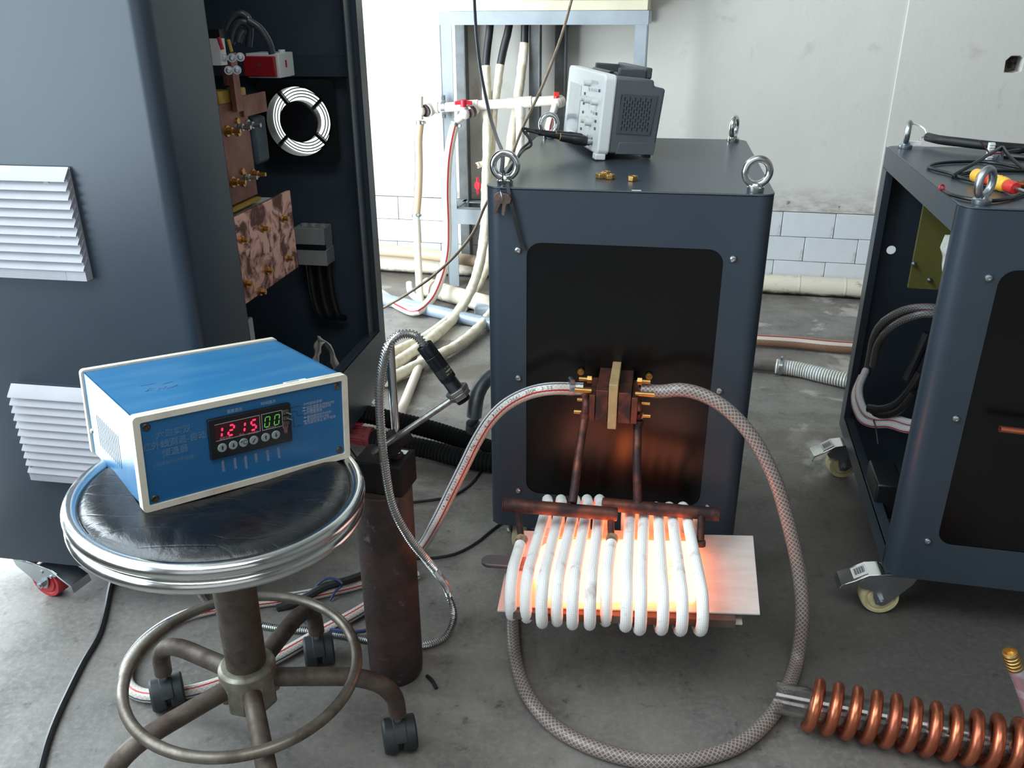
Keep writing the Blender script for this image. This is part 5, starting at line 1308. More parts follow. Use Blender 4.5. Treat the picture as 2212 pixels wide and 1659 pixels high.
m.bb((-0.262, 0.045, 0.150), (-0.250, 0.108, 0.168)); m.bb((-0.072, 0.045, 0.150), (-0.060, 0.108, 0.168)); m.bb((-0.262, 0.098, 0.150), (-0.060, 0.116, 0.172)); m.bb((-0.262, 0.040, 0.148), (-0.060, 0.050, 0.158))
part(m, 'carry_handle', M_OGREY2, OSC, bevel=0.003)
m = MB(); m.bb((-0.085, 0.028, OH - 0.001), (-0.070, 0.037, OH + 0.004)); part(m, 'power_button', M_BLACKPL, OSC, bevel=0.001)
for x, y in ((-0.014, 0.008), (-OW + 0.016, 0.008)):
    m = MB(); m.bb((x - 0.012, y - 0.010, -0.010), (x + 0.012, y + 0.012, 0.002)); part(m, 'front_foot', M_OWHITE, OSC, bevel=0.002)
for x in (-0.02, -OW + 0.02):
    m = MB(); m.bb((x - 0.008, OD - 0.02, -0.002), (x + 0.008, OD - 0.004, 0.007)); part(m, 'rear_foot', M_BLACK, OSC, bevel=0.001)
def ofp(px, py): return OF.y(px, py, 0.0)
sA = ofp(1233, 176); sB = ofp(1257.5, 181); sC = ofp(1222, 273)
m = MB(); m.bb((sA.x, -0.0008, sC.z), (sB.x, 0.001, sA.z)); part(m, 'screen', mat('grey_lcd_screen', (150, 158, 164), 0.15, c2=(132, 140, 148), vs=6), OSC, label='unlit pale grey screen')
for px, py, r_, l_ in ((1275, 180, 0.0062, 0.014), (1266, 213, 0.0062, 0.012), (1275, 217, 0.0062, 0.012), (1291, 221, 0.0066, 0.014), (1266, 258, 0.0078, 0.012), (1277, 264, 0.0085, 0.014)):
    q = ofp(px, py); m = MB(); m.lathe([(r_ * 1.04, 0), (r_ * 1.0, 0.002), (r_ * 0.92, l_ - 0.001), (r_ * 0.85, l_), (0.0001, l_)], basis((q.x, 0, q.z), (1, 0, 0), (0, -1, 0)), 20); part(m, 'control_knob', mat('knob_pale', (206, 206, 200), 0.5) if 'knob_pale' not in bpy.data.materials else bpy.data.materials['knob_pale'], OSC, bevel=0.0006)
for px, py, dk in ((1264, 202, 1), (1261.5, 223, 1), (1260, 242, 1), (1255.5, 278, 1), (1289, 246, 1), (1287, 262, 1), (1285.5, 278, 1), (1295.5, 196, 1), (1281, 176, 0), (1286, 177, 0), (1291, 178, 0), (1274, 193, 0), (1279, 193.5, 0), (1284.5, 194, 0), (1289.5, 195, 0), (1278, 241, 0), (1283, 244, 0)):
    q = ofp(px, py); m = MB(); m.bb((q.x - 0.0042, -0.0022, q.z - 0.0028), (q.x + 0.0042, 0.001, q.z + 0.0028)); part(m, 'push_button', M_OGREY if dk else mat('pale_button', (190, 194, 194), 0.5) if 'pale_button' not in bpy.data.materials else (M_OGREY if dk else bpy.data.materials['pale_button']), OSC, bevel=0.0006)
qb_ = ofp(1279, 306)
BN = []
for k in range(2):
    x = qb_.x - 0.042 * k; m = MB(); m.lathe([(0.009, 0), (0.009, 0.002), (0.0065, 0.002), (0.0065, 0.005), (0.0085, 0.006), (0.0085, 0.012), (0.006, 0.013), (0.0001, 0.013)], basis((x, 0, qb_.z), (1, 0, 0), (0, -1, 0)), 20); part(m, 'bnc_socket', M_STEEL, OSC)
    # probe lead plugged in
    a = OF.w(x, -0.012, qb_.z); d = (OF.w(x, -1, qb_.z + 0.10) - OF.w(x, 0, qb_.z)).normalized()
    PRB = thing('probe_lead', ['black probe lead plugged into the nearer socket of the oscilloscope', 'black probe lead plugged into the farther socket behind the nearer lead'][k], 'cable', a, 'oscilloscope probe leads')
    m = MB(); m.T = basis(a, (0, 0, 1), d); m.lathe([(0.0095, 0), (0.0105, 0.004), (0.0105, 0.028), (0.0098, 0.030), (0.0092, 0.034), (0.0086, 0.055), (0.0072, 0.060), (0.0001, 0.060)], None, 20); part(m, 'probe_plug', M_BLACKPL, PRB, local=False)
    m = MB(); m.T = basis(a, (0, 0, 1), d)
    for j in range(11): m.lathe([(0.0058 - 0.0002 * j, 0.0605 + 0.004 * j), (0.0058 - 0.0002 * j, 0.0632 + 0.004 * j), (0.0040, 0.0636 + 0.004 * j)], None, 14)
    m.cyl((0, 0, 0.058), (0, 0, 0.105), 0.0038, 12); part(m, 'strain_relief', M_BLACK, PRB, local=False)
    m = MB(); m.T = basis(a, (0, 0, 1), d); m.hollow((0, 0, 0.0575), (0, 0, 0.0595), 0.0078, 0.006, 20); part(m, 'yellow_ring', M_MUSTARD, PRB, local=False)
    m = MB(); m.T = basis(a, (0, 0, 1), d); 
    write(m, 'CE', basis(Vector((-0.003, -0.0107, 0.012)), (0, 0, -1), (0, -1, 0)), 0.007); part(m, 'plug_mark', M_WHITEPL, PRB, local=False, ang=0)
    e = a + d * 0.10; pts = [e, e + d * 0.03, PY(1148 - 4 * k, 304 + 5 - 7 * k, e.y - 0.02 - 0.01 * k), PY(1132 - 3 * k, 324 - 4 * k, e.y - 0.08), PY(1118, 341 - 2 * k, e.y - 0.20), CF.w(-0.225 + 0.008 * k, 0.06, ZT + 0.006)]
    m = MB(); m.tube(pts, 0.0026, 8); part(m, 'lead_wire', M_BLACK, PRB, local=False)

# four brass nuts on the cabinet top
for px, py, ang, up, lab in ((1297, 381, 0.2, 0, 'brass hexagon nut at the left end of the touching three'), (1309, 377, 0.5, 0, 'brass hexagon nut at the back of the touching three'), (1317, 383, 0.9, 0, 'brass hexagon nut at the right end of the touching three'), (1367, 387, 0.35, 0, 'brass hexagon nut lying apart on its own')):
    p = PZ(px, py + 3, ZT + 0.0005); m = MB(); M = Matrix.Translation((p.x, p.y, ZT + 0.0005)) @ Matrix.Rotation(ang, 4, 'Z')
    m.T = M; hexa = [(0.0098 * math.cos(PI / 3 * k), 0.0098 * math.sin(PI / 3 * k)) for k in range(6)]
    m.plate(hexa, [circle(0, 0, 0.0054, 18)], 0.0085)
    single(m, 'brass_nut', M_BRASS, lab, 'nut', 'brass nuts on the cabinet', bevel=0.0007)

# keys and cable tie at the front left eyebolt
KE = CF.w(-0.2178, 0.0249, ZT)
KB = CF.w(-0.222, -0.006, 0.800)
KEYS = thing('key_ring', 'two small keys hanging from the front left eyebolt of the middle cabinet', 'keys', KB)
m = MB(); m.T = CF.M; m.torus((-0.221, -0.004, 0.806), (0.9, 0.35, 0.15), 0.0125, 0.0008, 28, 6); m.torus((-0.2185, 0.006, 0.826), (0.25, 0.9, 0.3), 0.0095, 0.0008, 24, 6); part(m, 'split_ring', M_STEEL, KEYS, local=False)
M_KEY = mat('brushed_nickel_key', (150, 128, 118), 0.35, 0.9, c2=(122, 102, 94), vs=40)
for tip, yy in (((1069, 462), -0.006), ((1087, 465), -0.009)):
    hp = CF.y(1084, 418, yy) if yy > -0.008 else CF.y(1092, 420, yy)
    tp = CF.y(tip[0], tip[1], yy); ax_ = (hp - tp); ln = ax_.length; ax_.normalize()
    Mk = CF.M @ basis(tp, ax_, (0, -1, 0))
    m = MB(); m.T = Mk
    m.prism([(0, -0.002), (0.003, -0.0032), (0.006, -0.0022), (0.009, -0.0036), (0.012, -0.0026), (0.016, -0.0036), (ln * 0.55, -0.0036), (ln * 0.62, -0.010), (ln * 0.85, -0.0115), (ln * 1.02, -0.006), (ln * 1.05, 0.0), (ln * 1.0, 0.007), (ln * 0.85, 0.0115), (ln * 0.62, 0.010), (ln * 0.55, 0.0034), (0.003, 0.0034), (0, 0.002)], 0.0019)
    part(m, 'key', M_KEY, KEYS, local=False, bevel=0.0004)
m = MB(); m.T = CF.M
tp = [CF.y(x, y, d) for x, y, d in ((1096, 396, 0.000), (1100, 420, -0.006), (1108, 455, -0.008), (1117, 490, -0.007), (1124, 518, -0.006), (1133, 542, -0.006))]
TP = spline(tp, 6)
for a, b in zip(TP[:-1], TP[1:]):
    dd = (b - a).normalized(); sd = Vector((dd.z, 0, -dd.x)) * 0.0032; th = Vector((0, 0.0006, 0))
    m.add([a - sd - th, a + sd - th, a + sd + th, a - sd + th, b - sd - th, b + sd - th, b + sd + th, b - sd + th], [(0, 1, 5, 4), (1, 2, 6, 5), (2, 3, 7, 6), (3, 0, 4, 7), (0, 3, 2, 1), (4, 5, 6, 7)])
TIE = single(m, 'cable_tie', M_BLACK, 'long black cable tie hanging below the keys on the cabinet front', 'cable tie')
m = MB(); m.T = CF.M; m.box((-0.2175, -0.001, 0.8285), (0.007, 0.006, 0.006)); m.torus((-0.2178, 0.012, 0.838), (1, 0, 0), 0.010, 0.0014, 24, 6, 1.0)
part(m, 'tie_head', M_BLACK, TIE, local=False)

# ------------------------------------------------------------------ copper coil on a glass tube, lower right
ZA = 0.0465
A0 = PZ(1763, 1524, ZA); A1 = PZ(2194, 1612, ZA); AX = (A1 - A0).normalized(); PITCH_ = (A1 - A0).length / 10.0
SDV = Vector((-AX.y, AX.x, 0)); UPV = Vector((0, 0, 1))
SPR = thing('copper_coil', 'bright copper coil wound round a clear glass tube, lying on the floor', 'coil', Vector((A0.x, A0.y, 0)))
m = MB(); P = []
RC = 0.0365
for k in range(int(24 * 12.6)):
    turn = -0.42 + k / 24.0; an = 2 * PI * turn
    P.append(A0 + AX * PITCH_ * turn + (UPV * math.cos(an) + SDV * math.sin(an)) * RC)
m.tube_raw(P, 0.0093, 12, AX); part(m, 'copper_winding', M_COPPER_BR, SPR, local=False)
t = NT('clear_quartz_glass')
_tr = t.new('ShaderNodeBsdfTransparent'); _tr.inputs[0].default_value = (0.90, 0.90, 0.89, 1)
_gl = t.new('ShaderNodeBsdfGlossy'); _gl.inputs['Roughness'].default_value = 0.12
_lw = t.new('ShaderNodeLayerWeight'); _lw.inputs[0].default_value = 0.22
_mx = t.new('ShaderNodeMixShader'); t.link(t.math('ADD', t.math('MULTIPLY', _lw.outputs['Facing'], 0.45), 0.06), _mx.inputs[0]); t.link(_tr.outputs[0], _mx.inputs[1]); t.link(_gl.outputs[0], _mx.inputs[2]); t.link(_mx.outputs[0], t.out.inputs['Surface'])
m = MB(); m.hollow(A0 - AX * 0.066, A0 + AX * PITCH_ * 13.5, 0.0268, 0.0250, 40)
GLT = single(m, 'glass_tube', t.m, 'clear glass tube running through the copper coil on the floor', 'tube')
e0 = P[-1]; top_ = PY(2181, 1408, e0.y + 0.03)
tpath = [PY(2262, 1640, e0.y + 0.01), PY(2240, 1580, e0.y + 0.012), PY(2222, 1520, e0.y + 0.018), PY(2204, 1468, e0.y + 0.024), PY(2192, 1438, e0.y + 0.028)]
m = MB(); m.tube([e0, e0.lerp(tpath[0], 0.6) + Vector((0, 0.01, 0.01))] + tpath, 0.0118, 14)
LT = part(m, 'lead_tube', mat('wrapped_lead', (160, 118, 124), 0.2, c2=(178, 166, 176), vs=26, lo=0.45, hi=0.55, coat=0.6), SPR, local=False, label='lead tube wrapped in shiny clear sleeve')
d = (top_ - tpath[-1]).normalized(); m = MB(); Bm = basis(tpath[-1] - d * 0.004, (1, 0, 0), d); L_ = (top_ - tpath[-1]).length + 0.004
prof = []
for k in range(5): prof += [(0.0122 - 0.0002 * k, L_ * k / 5), (0.0122 - 0.0002 * k, L_ * (k + 0.62) / 5), (0.0108, L_ * (k + 0.72) / 5), (0.0108, L_ * (k + 0.95) / 5)]
prof += [(0.0105, L_), (0.008, L_ + 0.0005), (0.0065, L_ - 0.006), (0.0001, L_ - 0.006)]
m.lathe(prof, Bm, 24); part(m, 'brass_nipple', M_BRASS, SPR, local=False, label='ribbed brass hose nipple')

# ------------------------------------------------------------------ steel rack with its box, manifold and cables
RY = 3.563; RYAW = -0.205
KF = frame((-0.245, RY, 0), RYAW)
RK = thing('steel_rack', 'tall grey angle steel rack against the wall behind the middle cabinet', 'rack', KF)
M_RACK = mat('grey_rack_paint', (150, 158, 164), 0.5, c2=(136, 143, 148), vs=7, bump=0.1, bs=120)
M_RACKD = mat('worn_grey_rack_paint', (104, 108, 110), 0.55, c2=(84, 82, 78), vs=9)
def angle_post(x, y, sx, sy, z1, w, name, M_, t_=0.005):
    m = MB(); m.bb((x, y, 0.0), (x + sx * w, y + sy * t_, z1)); m.bb((x, y, 0.0), (x + sx * t_, y + sy * w, z1)); part(m, name, M_, RK)
zbm = 1.100
kx = lambda px, py, ly: KF.y(px, py, ly).x
xr = kx(1400, 60, 0.0); dp = 0.20
angle_post(kx(949, 60, 0), 0.0, 1, 1, zbm, 0.048, 'rack_post', M_RACK)
angle_post(xr, 0.0, -1, 1, zbm, 0.048, 'rack_post', M_RACK)
angle_post(kx(1013, 200, dp), dp, -1, -1, zbm, 0.052, 'rack_post', M_RACKD)
angle_post(kx(1225, 150, dp), dp, -1, -1, zbm, 0.050, 'rack_post', M_RACKD)
angle_post(kx(1170, 150, 0.10), 0.10, -1, -1, zbm, 0.050, 'rack_post', M_RACKD)
x0 = kx(949, 40, 0)
for y in (0.0, dp - 0.005):
    m = MB(); m.bb((x0, y - 0.001, zbm - 0.048), (xr, y + 0.005, zbm)); m.bb((x0, min(y, dp - 0.05), zbm - 0.005), (xr, min(y, dp - 0.05) + 0.05, zbm)); part(m, 'top_rail', M_RACK, RK)
z1 = KF.y(1000, 452, 0.0).z; z0 = KF.y(1000, 484, 0.0).z
m = MB(); m.bb((x0 + 0.01, -0.001, z0), (xr, 0.004, z1)); m.bb((x0 + 0.01, 0.0, z1 - 0.005), (xr, 0.045, z1)); part(m, 'lower_rail', M_RACK, RK)
m = MB(); m.bb((x0 + 0.03, dp - 0.05, z1 - 0.005), (xr, dp, z1)); m.bb((x0 + 0.03, dp - 0.005, z1 - 0.045), (xr, dp, z1)); part(m, 'lower_rail', M_RACK, RK)
m = MB(); m.bb((x0, 0.0, z1 - 0.005), (x0 + 0.045, dp, z1)); part(m, 'lower_rail', M_RACK, RK)
m = MB(); xa = kx(953, 20, 0.0); xb = kx(1400, 20, 0.0)
m.bb((xa, 0.0, zbm + 0.0005), (xb, dp - 0.002, zbm + 0.40)); m.bb((xa + 0.02, -0.004, zbm + 0.036), (xb - 0.02, 0.001, zbm + 0.38))
for p in m.v: p[:] = KF.M @ p
single(m, 'equipment_box', mat('cream_sheet_metal', (208, 202, 178), 0.5, c2=(196, 188, 162), vs=5), 'cream sheet metal box resting on top of the steel rack', 'box', bevel=0.003)

# PVC manifold clamped to the rack
YM = RY - 0.035
MAN = thing('pipe_manifold', 'white plastic water pipe with red valves clamped across the rack', 'pipe', PY(1060, 225, YM))
M_PVC = mat('aged_white_pvc', (222, 214, 202), 0.45, c2=(196, 178, 158), vs=16, lo=0.52, hi=0.72)
ym = lambda px: YM - 0.205 * (PY(px, 225, YM).x + 0.245)
def mp(px, py, dy=0.0): return PY(px, py, ym(px) + dy)
m = MB(); m.cyl(mp(926, 234), mp(1214, 216), 0.0185, 20); part(m, 'main_pipe', M_PVC, MAN, local=False)
for x0_, x1_, r_ in ((926, 948, 0.0215), (1097, 1150, 0.022), (1008, 1034, 0.0215)):
    m = MB(); m.cyl(mp(x0_, 234 - (x0_ - 926) * 0.0625), mp(x1_, 234 - (x1_ - 926) * 0.0625), r_, 24); part(m, 'pipe_socket', M_PVC, MAN, local=False, bevel=0.002)
m = MB(); m.cyl(mp(1124, 222), mp(1124, 252), 0.021, 20); m.cyl(mp(1124, 250), mp(1124, 420), 0.0175, 20); part(m, 'drop_pipe', M_PVC, MAN, local=False)
m = MB(); p = mp(958, 231); dm = (mp(1000, 229) - p).normalized(); m.hollow(p - dm * 0.008, p + dm * 0.008, 0.0200, 0.0182, 24); m.box(p + Vector((0, 0.004, 0.030)), (0.016, 0.006, 0.03)); m.box(p + Vector((0, 0.004, -0.030)), (0.016, 0.006, 0.03)); part(m, 'pipe_clip', M_GALV, MAN, local=False)
for dz in (0.034, -0.034):
    m = MB(); m.cyl(p + Vector((0, -0.010, dz)), p + Vector((0, 0.012, dz)), 0.0045, 8); m.cyl(p + Vector((0, -0.005, dz)), p + Vector((0, 0.001, dz)), 0.008, 6); part(m, 'clip_bolt', M_RACKD, MAN, local=False)
# left outlet valve
a = mp(916, 240, -0.03)
m = MB(); m.cyl(mp(930, 236), a + Vector((0.010, 0.0, 0.0)), 0.025, 24); part(m, 'union_nut', M_PVC, MAN, local=False, bevel=0.002)
m = MB(); m.cyl(mp(921, 238, -0.022), mp(917, 240, -0.034), 0.0235, 24); part(m, 'union_ring', mat('dark_union_ring', (62, 40, 42), 0.5), MAN, local=False)
m = MB(); m.cyl(mp(907, 208, -0.045), mp(908, 258, -0.045), 0.0125, 18); m.ball(mp(909, 240, -0.042), 0.019, 18, 12); part(m, 'valve_body', M_PVC, MAN, local=False)
# middle valve
m = MB(); m.cyl(mp(1024, 232), mp(1012, 243, -0.035), 0.027, 24); part(m, 'union_nut', M_PVC, MAN, local=False, bevel=0.002)
m = MB(); m.cyl(mp(1020, 240, -0.025), mp(1014, 243, -0.04), 0.024, 24); part(m, 'union_ring', bpy.data.materials['dark_union_ring'], MAN, local=False)
m = MB(); m.ball(mp(1004, 246, -0.045), 0.021, 18, 12); m.cyl(mp(1004, 246, -0.045), mp(986, 262, -0.05), 0.015, 18); m.cyl(mp(1001, 230, -0.048), mp(1002, 246, -0.045), 0.013, 14); part(m, 'valve_body', M_PVC, MAN, local=False)
m = MB(); c = mp(1001, 221, -0.055)
m.cyl(c - Vector((0, 0, 0.017)), c + Vector((0, 0, 0.010)), 0.0125, 18)
for s_ in (-1, 1):
    m.add([c + Vector((s_ * 0.008, -0.006, 0.008)), c + Vector((s_ * 0.034, -0.005, 0.004)), c + Vector((s_ * 0.034, -0.005, -0.010)), c + Vector((s_ * 0.008, -0.006, -0.008)), c + Vector((s_ * 0.008, 0.006, 0.008)), c + Vector((s_ * 0.034, 0.005, 0.004)), c + Vector((s_ * 0.034, 0.005, -0.010)), c + Vector((s_ * 0.008, 0.006, -0.008))], [(0, 1, 2, 3), (7, 6, 5, 4), (0, 4, 5, 1), (1, 5, 6, 2), (2, 6, 7, 3), (3, 7, 4, 0)])
part(m, 'valve_handle', M_RED, MAN, local=False, bevel=0.002, label='red butterfly handle')
# right valve
m = MB(); m.ball(mp(1203, 222, -0.02), 0.022, 18, 12); m.cyl(mp(1214, 218), mp(1204, 222, -0.02), 0.022, 20); m.cyl(mp(1201, 222, -0.03), mp(1194, 246, -0.03), 0.0135, 16); part(m, 'valve_body', M_PVC, MAN, local=False)
m = MB(); c = mp(1202, 207, -0.025); m.box(c, (0.022, 0.012, 0.028)); m.cyl(c - Vector((0, 0, 0.02)), c, 0.009, 12); part(m, 'valve_handle', mat('orange_red_plastic', (206, 52, 44), 0.4), MAN, local=False, bevel=0.002, label='orange red handle of the right valve')
# lower riser with its valve
m = MB(); m.cyl(mp(1050, 350), mp(1047, 560), 0.0165, 18); m.cyl(mp(1052, 352), mp(1034, 356, -0.03), 0.012, 16); m.hollow(mp(1034, 356, -0.03), mp(1030, 358, -0.034), 0.0125, 0.010, 18); part(m, 'riser_pipe', M_PVC, MAN, local=False)
m = MB(); m.cyl(mp(1030.5, 357.5, -0.0335), mp(1030, 358, -0.0345), 0.0100, 18); part(m, 'rusty_bore', mat('rusty_bore', (92, 58, 44), 0.9), MAN, local=False)
m = MB(); c = mp(1032, 401, -0.03); m.cyl(c, mp(1046, 402), 0.011, 16); m.cyl(c - Vector((0.004, 0.004, 0)), c + Vector((0.006, 0.006, 0)), 0.0165, 18)
m.box(c, (0.010, 0.012, 0.070)); part(m, 'valve_handle', M_RED, MAN, local=False, bevel=0.002, label='upright red handle of the lower valve')

# hoses from the manifold
def hose(name, pts, r, M_, label, cat='hose', group=None, ref=(0, -0.8, 0.6), seg=12, step=0.02, rfun=None):
    root = thing(name, label, cat, Vector((sum(p.x for p in pts) / len(pts), sum(p.y for p in pts) / len(pts), min(p.z for p in pts))), group)
    m = MB(); m.tube_raw(resample(spline(pts, 8), step), r, seg, ref, rfun=rfun); part(m, 'hose_body', M_, root, local=False)
    return root
M_HBROWN = hose_mat('brown_braided_hose', (196, 166, 132), (208, 182, 152), stripes=((0.20, 0.05, (186, 66, 72)),), n_u=10)
M_HPINK = hose_mat('milky_braided_hose', (220, 204, 186), (232, 220, 206), n_u=10)
M_HWHITE2 = hose_mat('white_two_line_hose', (214, 208, 194), (226, 222, 212), stripes=((0.94, 0.03, (176, 52, 56)), (0.12, 0.022, (150, 170, 200))), n_u=9)
yv = ym(908) - 0.045
hp = [PY(908, 262, yv), PY(904, 300, yv), PY(905, 360, yv), PY(903, 420, yv - 0.01), PY(899, 466, yv - 0.03)]
H1 = hose('water_hose', hp, 0.0165, M_HBROWN, 'amber hose hanging straight down from the leftmost manifold valve', group=None)
clamp(H1, hp[0] + Vector((0, 0, -0.004)), (0, 0, 1), 0.0165, (1, -1, 0))
hp2 = [hp[-1], PY(901, 510, yv - 0.06), PY(903, 560, yv - 0.10), PY(906, 620, yv - 0.18), PY(911, 690, yv - 0.32), PY(913, 745, yv - 0.52), PZ(905, 790, 0.02), PZ(884, 845, 0.02), PZ(862, 900, 0.02)]
H2 = hose('water_hose', hp2, 0.0150, M_HPINK, 'milky pink hose continuing below the amber hose down to the floor')
clamp(H2, hp2[0], hp2[0] - hp2[1], 0.0165, (1, -1, 0))
hp3 = [mp(984, 264, -0.052), PY(975, 300, ym(975) - 0.06), PY(967, 350, ym(968) - 0.07), PY(964, 420, ym(964) - 0.09), PY(966, 490, ym(964) - 0.12), PY(964, 550, ym(964) - 0.17), PY(952, 600, ym(950) - 0.24), PZ(930, 648, 0.05), PZ(900, 672, 0.03), PZ(865, 662, 0.02), PZ(835, 642, 0.02), PZ(815, 628, 0.02)]
H3 = hose('water_hose', hp3, 0.0185, M_HWHITE2, 'white hose with red line curving from the red butterfly valve to the floor')
clamp(H3, hp3[0] + (hp3[1] - hp3[0]) * 0.12, hp3[1] - hp3[0], 0.0175, (1, -0.4, -0.3))
hp4 = [mp(1194, 248, -0.03), PY(1187, 270, ym(1187) - 0.04), PY(1182, 310, ym(1187) - 0.05), PY(1182, 400, ym(1187) - 0.06), PY(1184, 520, ym(1187) - 0.06)]
H4 = hose('water_hose', hp4, 0.0165, M_HWHITE2, 'short visible white hose below the orange red valve behind the oscilloscope')
clamp(H4, hp4[0], hp4[1] - hp4[0], 0.0165, (-0.3, -1, 0.1))

# three cables with cream fibreglass wrapping
class Lump:
    def __init__(self, r, sd): self.r = r; self.sd = sd
    def __call__(self, s, i): return self.r * (1 + 0.10 * mnoise.noise(Vector((s * 34, self.sd, 0))))
    def lump(self, s, an): return 1 + 0.14 * mnoise.noise(Vector((s * 48 + self.sd * 9, math.cos(an) * 0.9, math.sin(an) * 0.9)))
def wrapped(pts_black, pts_wrap, label, sd, r=0.019):
    root = thing('wrapped_cable', label, 'cable', Vector((pts_wrap[-1].x, pts_wrap[-1].y, 0.0)), None)
    m = MB(); m.tube_raw(resample(spline(pts_black, 6), 0.03), 0.0155, 14); part(m, 'black_cable', M_BLACK, root, local=False)
    m = MB(); m.tube_raw(resample(spline(pts_wrap, 8), 0.012), r, 14, rfun=Lump(r, sd)); part(m, 'wrapping', M_WRAP, root, local=False)
yr = RY - 0.02
wrapped([PY(1060, 20, yr + 0.05), PY(1058, 60, yr + 0.04), PY(1052, 110, yr + 0.03), PY(1049, 150, yr + 0.02)], [PY(1049, 143, yr + 0.022), PY(1052, 210, yr - 0.01), PY(1053, 300, yr - 0.05), PY(1050, 400, yr - 0.10), PY(1048, 480, yr - 0.16), PY(1040, 550, yr - 0.24), PY(1018, 625, yr - 0.40), PZ(985, 680, 0.035), PZ(935, 728, 0.025), PZ(880, 768, 0.025), PZ(830, 800, 0.025), PZ(790, 828, 0.025)], 'cream wrapped cable sweeping nearest past the left edge of the middle cabinet', 1.3)
wrapped([PY(1102, 20, yr + 0.05), PY(1099, 60, yr + 0.04), PY(1088, 105, yr + 0.03), PY(1080, 145, yr + 0.02)], [PY(1081, 140, yr + 0.022), PY(1072, 200, yr), PY(1063, 280, yr - 0.02), PY(1060, 380, yr - 0.03), PY(1060, 480, yr - 0.05), PY(1052, 570, yr - 0.12), PY(1015, 650, yr - 0.24), PZ(965, 694, 0.025), PZ(915, 730, 0.025), PZ(860, 756, 0.025), PZ(810, 778, 0.025)], 'cream wrapped cable hanging second from the left under the rack', 5.1, 0.017)
wrapped([PY(1135, 20, yr + 0.06), PY(1134, 55, yr + 0.05), PY(1133, 98, yr + 0.05)], [PY(1133, 93, yr + 0.05), PY(1127, 150, yr + 0.03), PY(1116, 230, yr), PY(1103, 310, yr - 0.03), PY(1096, 420, yr - 0.06), PY(1094, 540, yr - 0.12), PY(1085, 630, yr - 0.25), PZ(1050, 690, 0.03), PZ(1000, 738, 0.025), PZ(940, 772, 0.025), PZ(880, 800, 0.025), PZ(830, 824, 0.025)], 'cream wrapped cable hanging rightmost under the rack, passing behind the middle cabinet', 9.7)

# thin cords in the gap
def cord(name, pts, r, M_, label, cat='cord', step=0.02, seg=8):
    m = MB(); m.tube_raw(resample(spline(pts, 8), step), r, seg); return single(m, name, M_, label, cat)
cord('slung_cable', [PY(1238, -12, 2.75), PY(1212, 80, 2.7), PY(1172, 185, 2.62), PY(1128, 278, 2.52), PY(1108, 330, 2.46), PY(1090, 378, 2.42), PY(1050, 440, 2.40), PY(1024, 500, 2.40), PY(985, 550, 2.40), PY(930, 600, 2.42), PY(870, 641, 2.45), PY(815, 672, 2.5)], 0.0042, mat('beige_cord', (150, 132, 112), 0.6, c2=(120, 104, 86), vs=40), 'thin beige cord slung diagonally past the front left eyebolt')
cord('hanging_cable', [PY(1024, -12, 2.3), PY(1028, 60, 2.25), PY(1038, 150, 2.15), PY(1056, 240, 2.02), PY(1072, 295, 1.85), PY(1086, 338, 1.66), CF.w(-0.232, 0.06, ZT + 0.006)], 0.0040, mat('dark_blue_cord', (44, 50, 62), 0.45), 'thin dark cord dropping from above to the front left eyebolt')

# ------------------------------------------------------------------ pipes and hoses along the back wall
m = MB(); m.cyl((-3.0, -0.062, 0.042), (1.6, -0.062, 0.042), 0.040, 24)
for u in (-1.28, 0.118, 0.30): m.cyl((u - 0.003, -0.062, 0.042), (u + 0.003, -0.062, 0.042), 0.0412, 24)
for p in m.v: p[:] = WF.M @ p
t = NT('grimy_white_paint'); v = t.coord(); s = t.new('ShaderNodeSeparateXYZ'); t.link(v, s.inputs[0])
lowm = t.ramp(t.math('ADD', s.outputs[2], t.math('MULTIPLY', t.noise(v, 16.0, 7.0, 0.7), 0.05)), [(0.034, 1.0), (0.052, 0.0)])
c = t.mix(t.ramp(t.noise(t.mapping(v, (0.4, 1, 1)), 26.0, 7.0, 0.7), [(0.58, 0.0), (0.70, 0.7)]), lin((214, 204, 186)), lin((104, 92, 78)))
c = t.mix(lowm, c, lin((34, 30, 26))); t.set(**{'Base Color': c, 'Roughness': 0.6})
M_WPIPE = t.m
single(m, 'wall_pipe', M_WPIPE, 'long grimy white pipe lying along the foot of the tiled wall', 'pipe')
pa = PZ(925, 622, 0.036); pb_ = PZ(1090, 668, 0.036)
m = MB(); m.cyl(pa, pb_, 0.036, 24); dd = (pb_ - pa).normalized(); m.cyl(pa - dd * 0.01, pa + dd * 0.045, 0.042, 24); m.cyl(pa + dd * 0.10, pa + dd * 0.108, 0.038, 24)
single(m, 'pipe_stub', M_WPIPE, 'short stained white pipe with a collar on the floor behind the striped hose', 'pipe')
pa = PZ(800, 640, 0.024); pb_ = PZ(1085, 706, 0.024)
m = MB(); m.cyl(pa, pb_, 0.024, 20); single(m, 'floor_pipe', mat('blue_grey_pipe', (142, 156, 168), 0.3, c2=(126, 140, 152), vs=9), 'blue grey pipe across the floor behind the wrapped cables', 'pipe')
pa = PZ(1040, 682, 0.03); m = MB(); m.bb((pa.x - 0.03, pa.y + 0.04, 0.0), (pa.x + 0.10, pa.y + 0.12, 0.05)); single(m, 'plastic_wedge', mat('pale_blue_plastic', (176, 192, 204), 0.4), 'pale blue plastic block by the left side of the middle cabinet', 'block', bevel=0.008)
hose('water_hose', [WF.w(-2.3, -0.13, 0.12), WF.w(-1.75, -0.125, 0.118), WF.w(-1.45, -0.12, 0.105), WF.w(-1.15, -0.115, 0.075), WF.w(-0.8, -0.11, 0.04), WF.w(-0.5, -0.12, 0.03)], 0.026, hose_mat('beige_braided_hose', (196, 170, 142), (206, 186, 160), n_u=12), 'thick beige hose running along the wall above the grimy pipe')
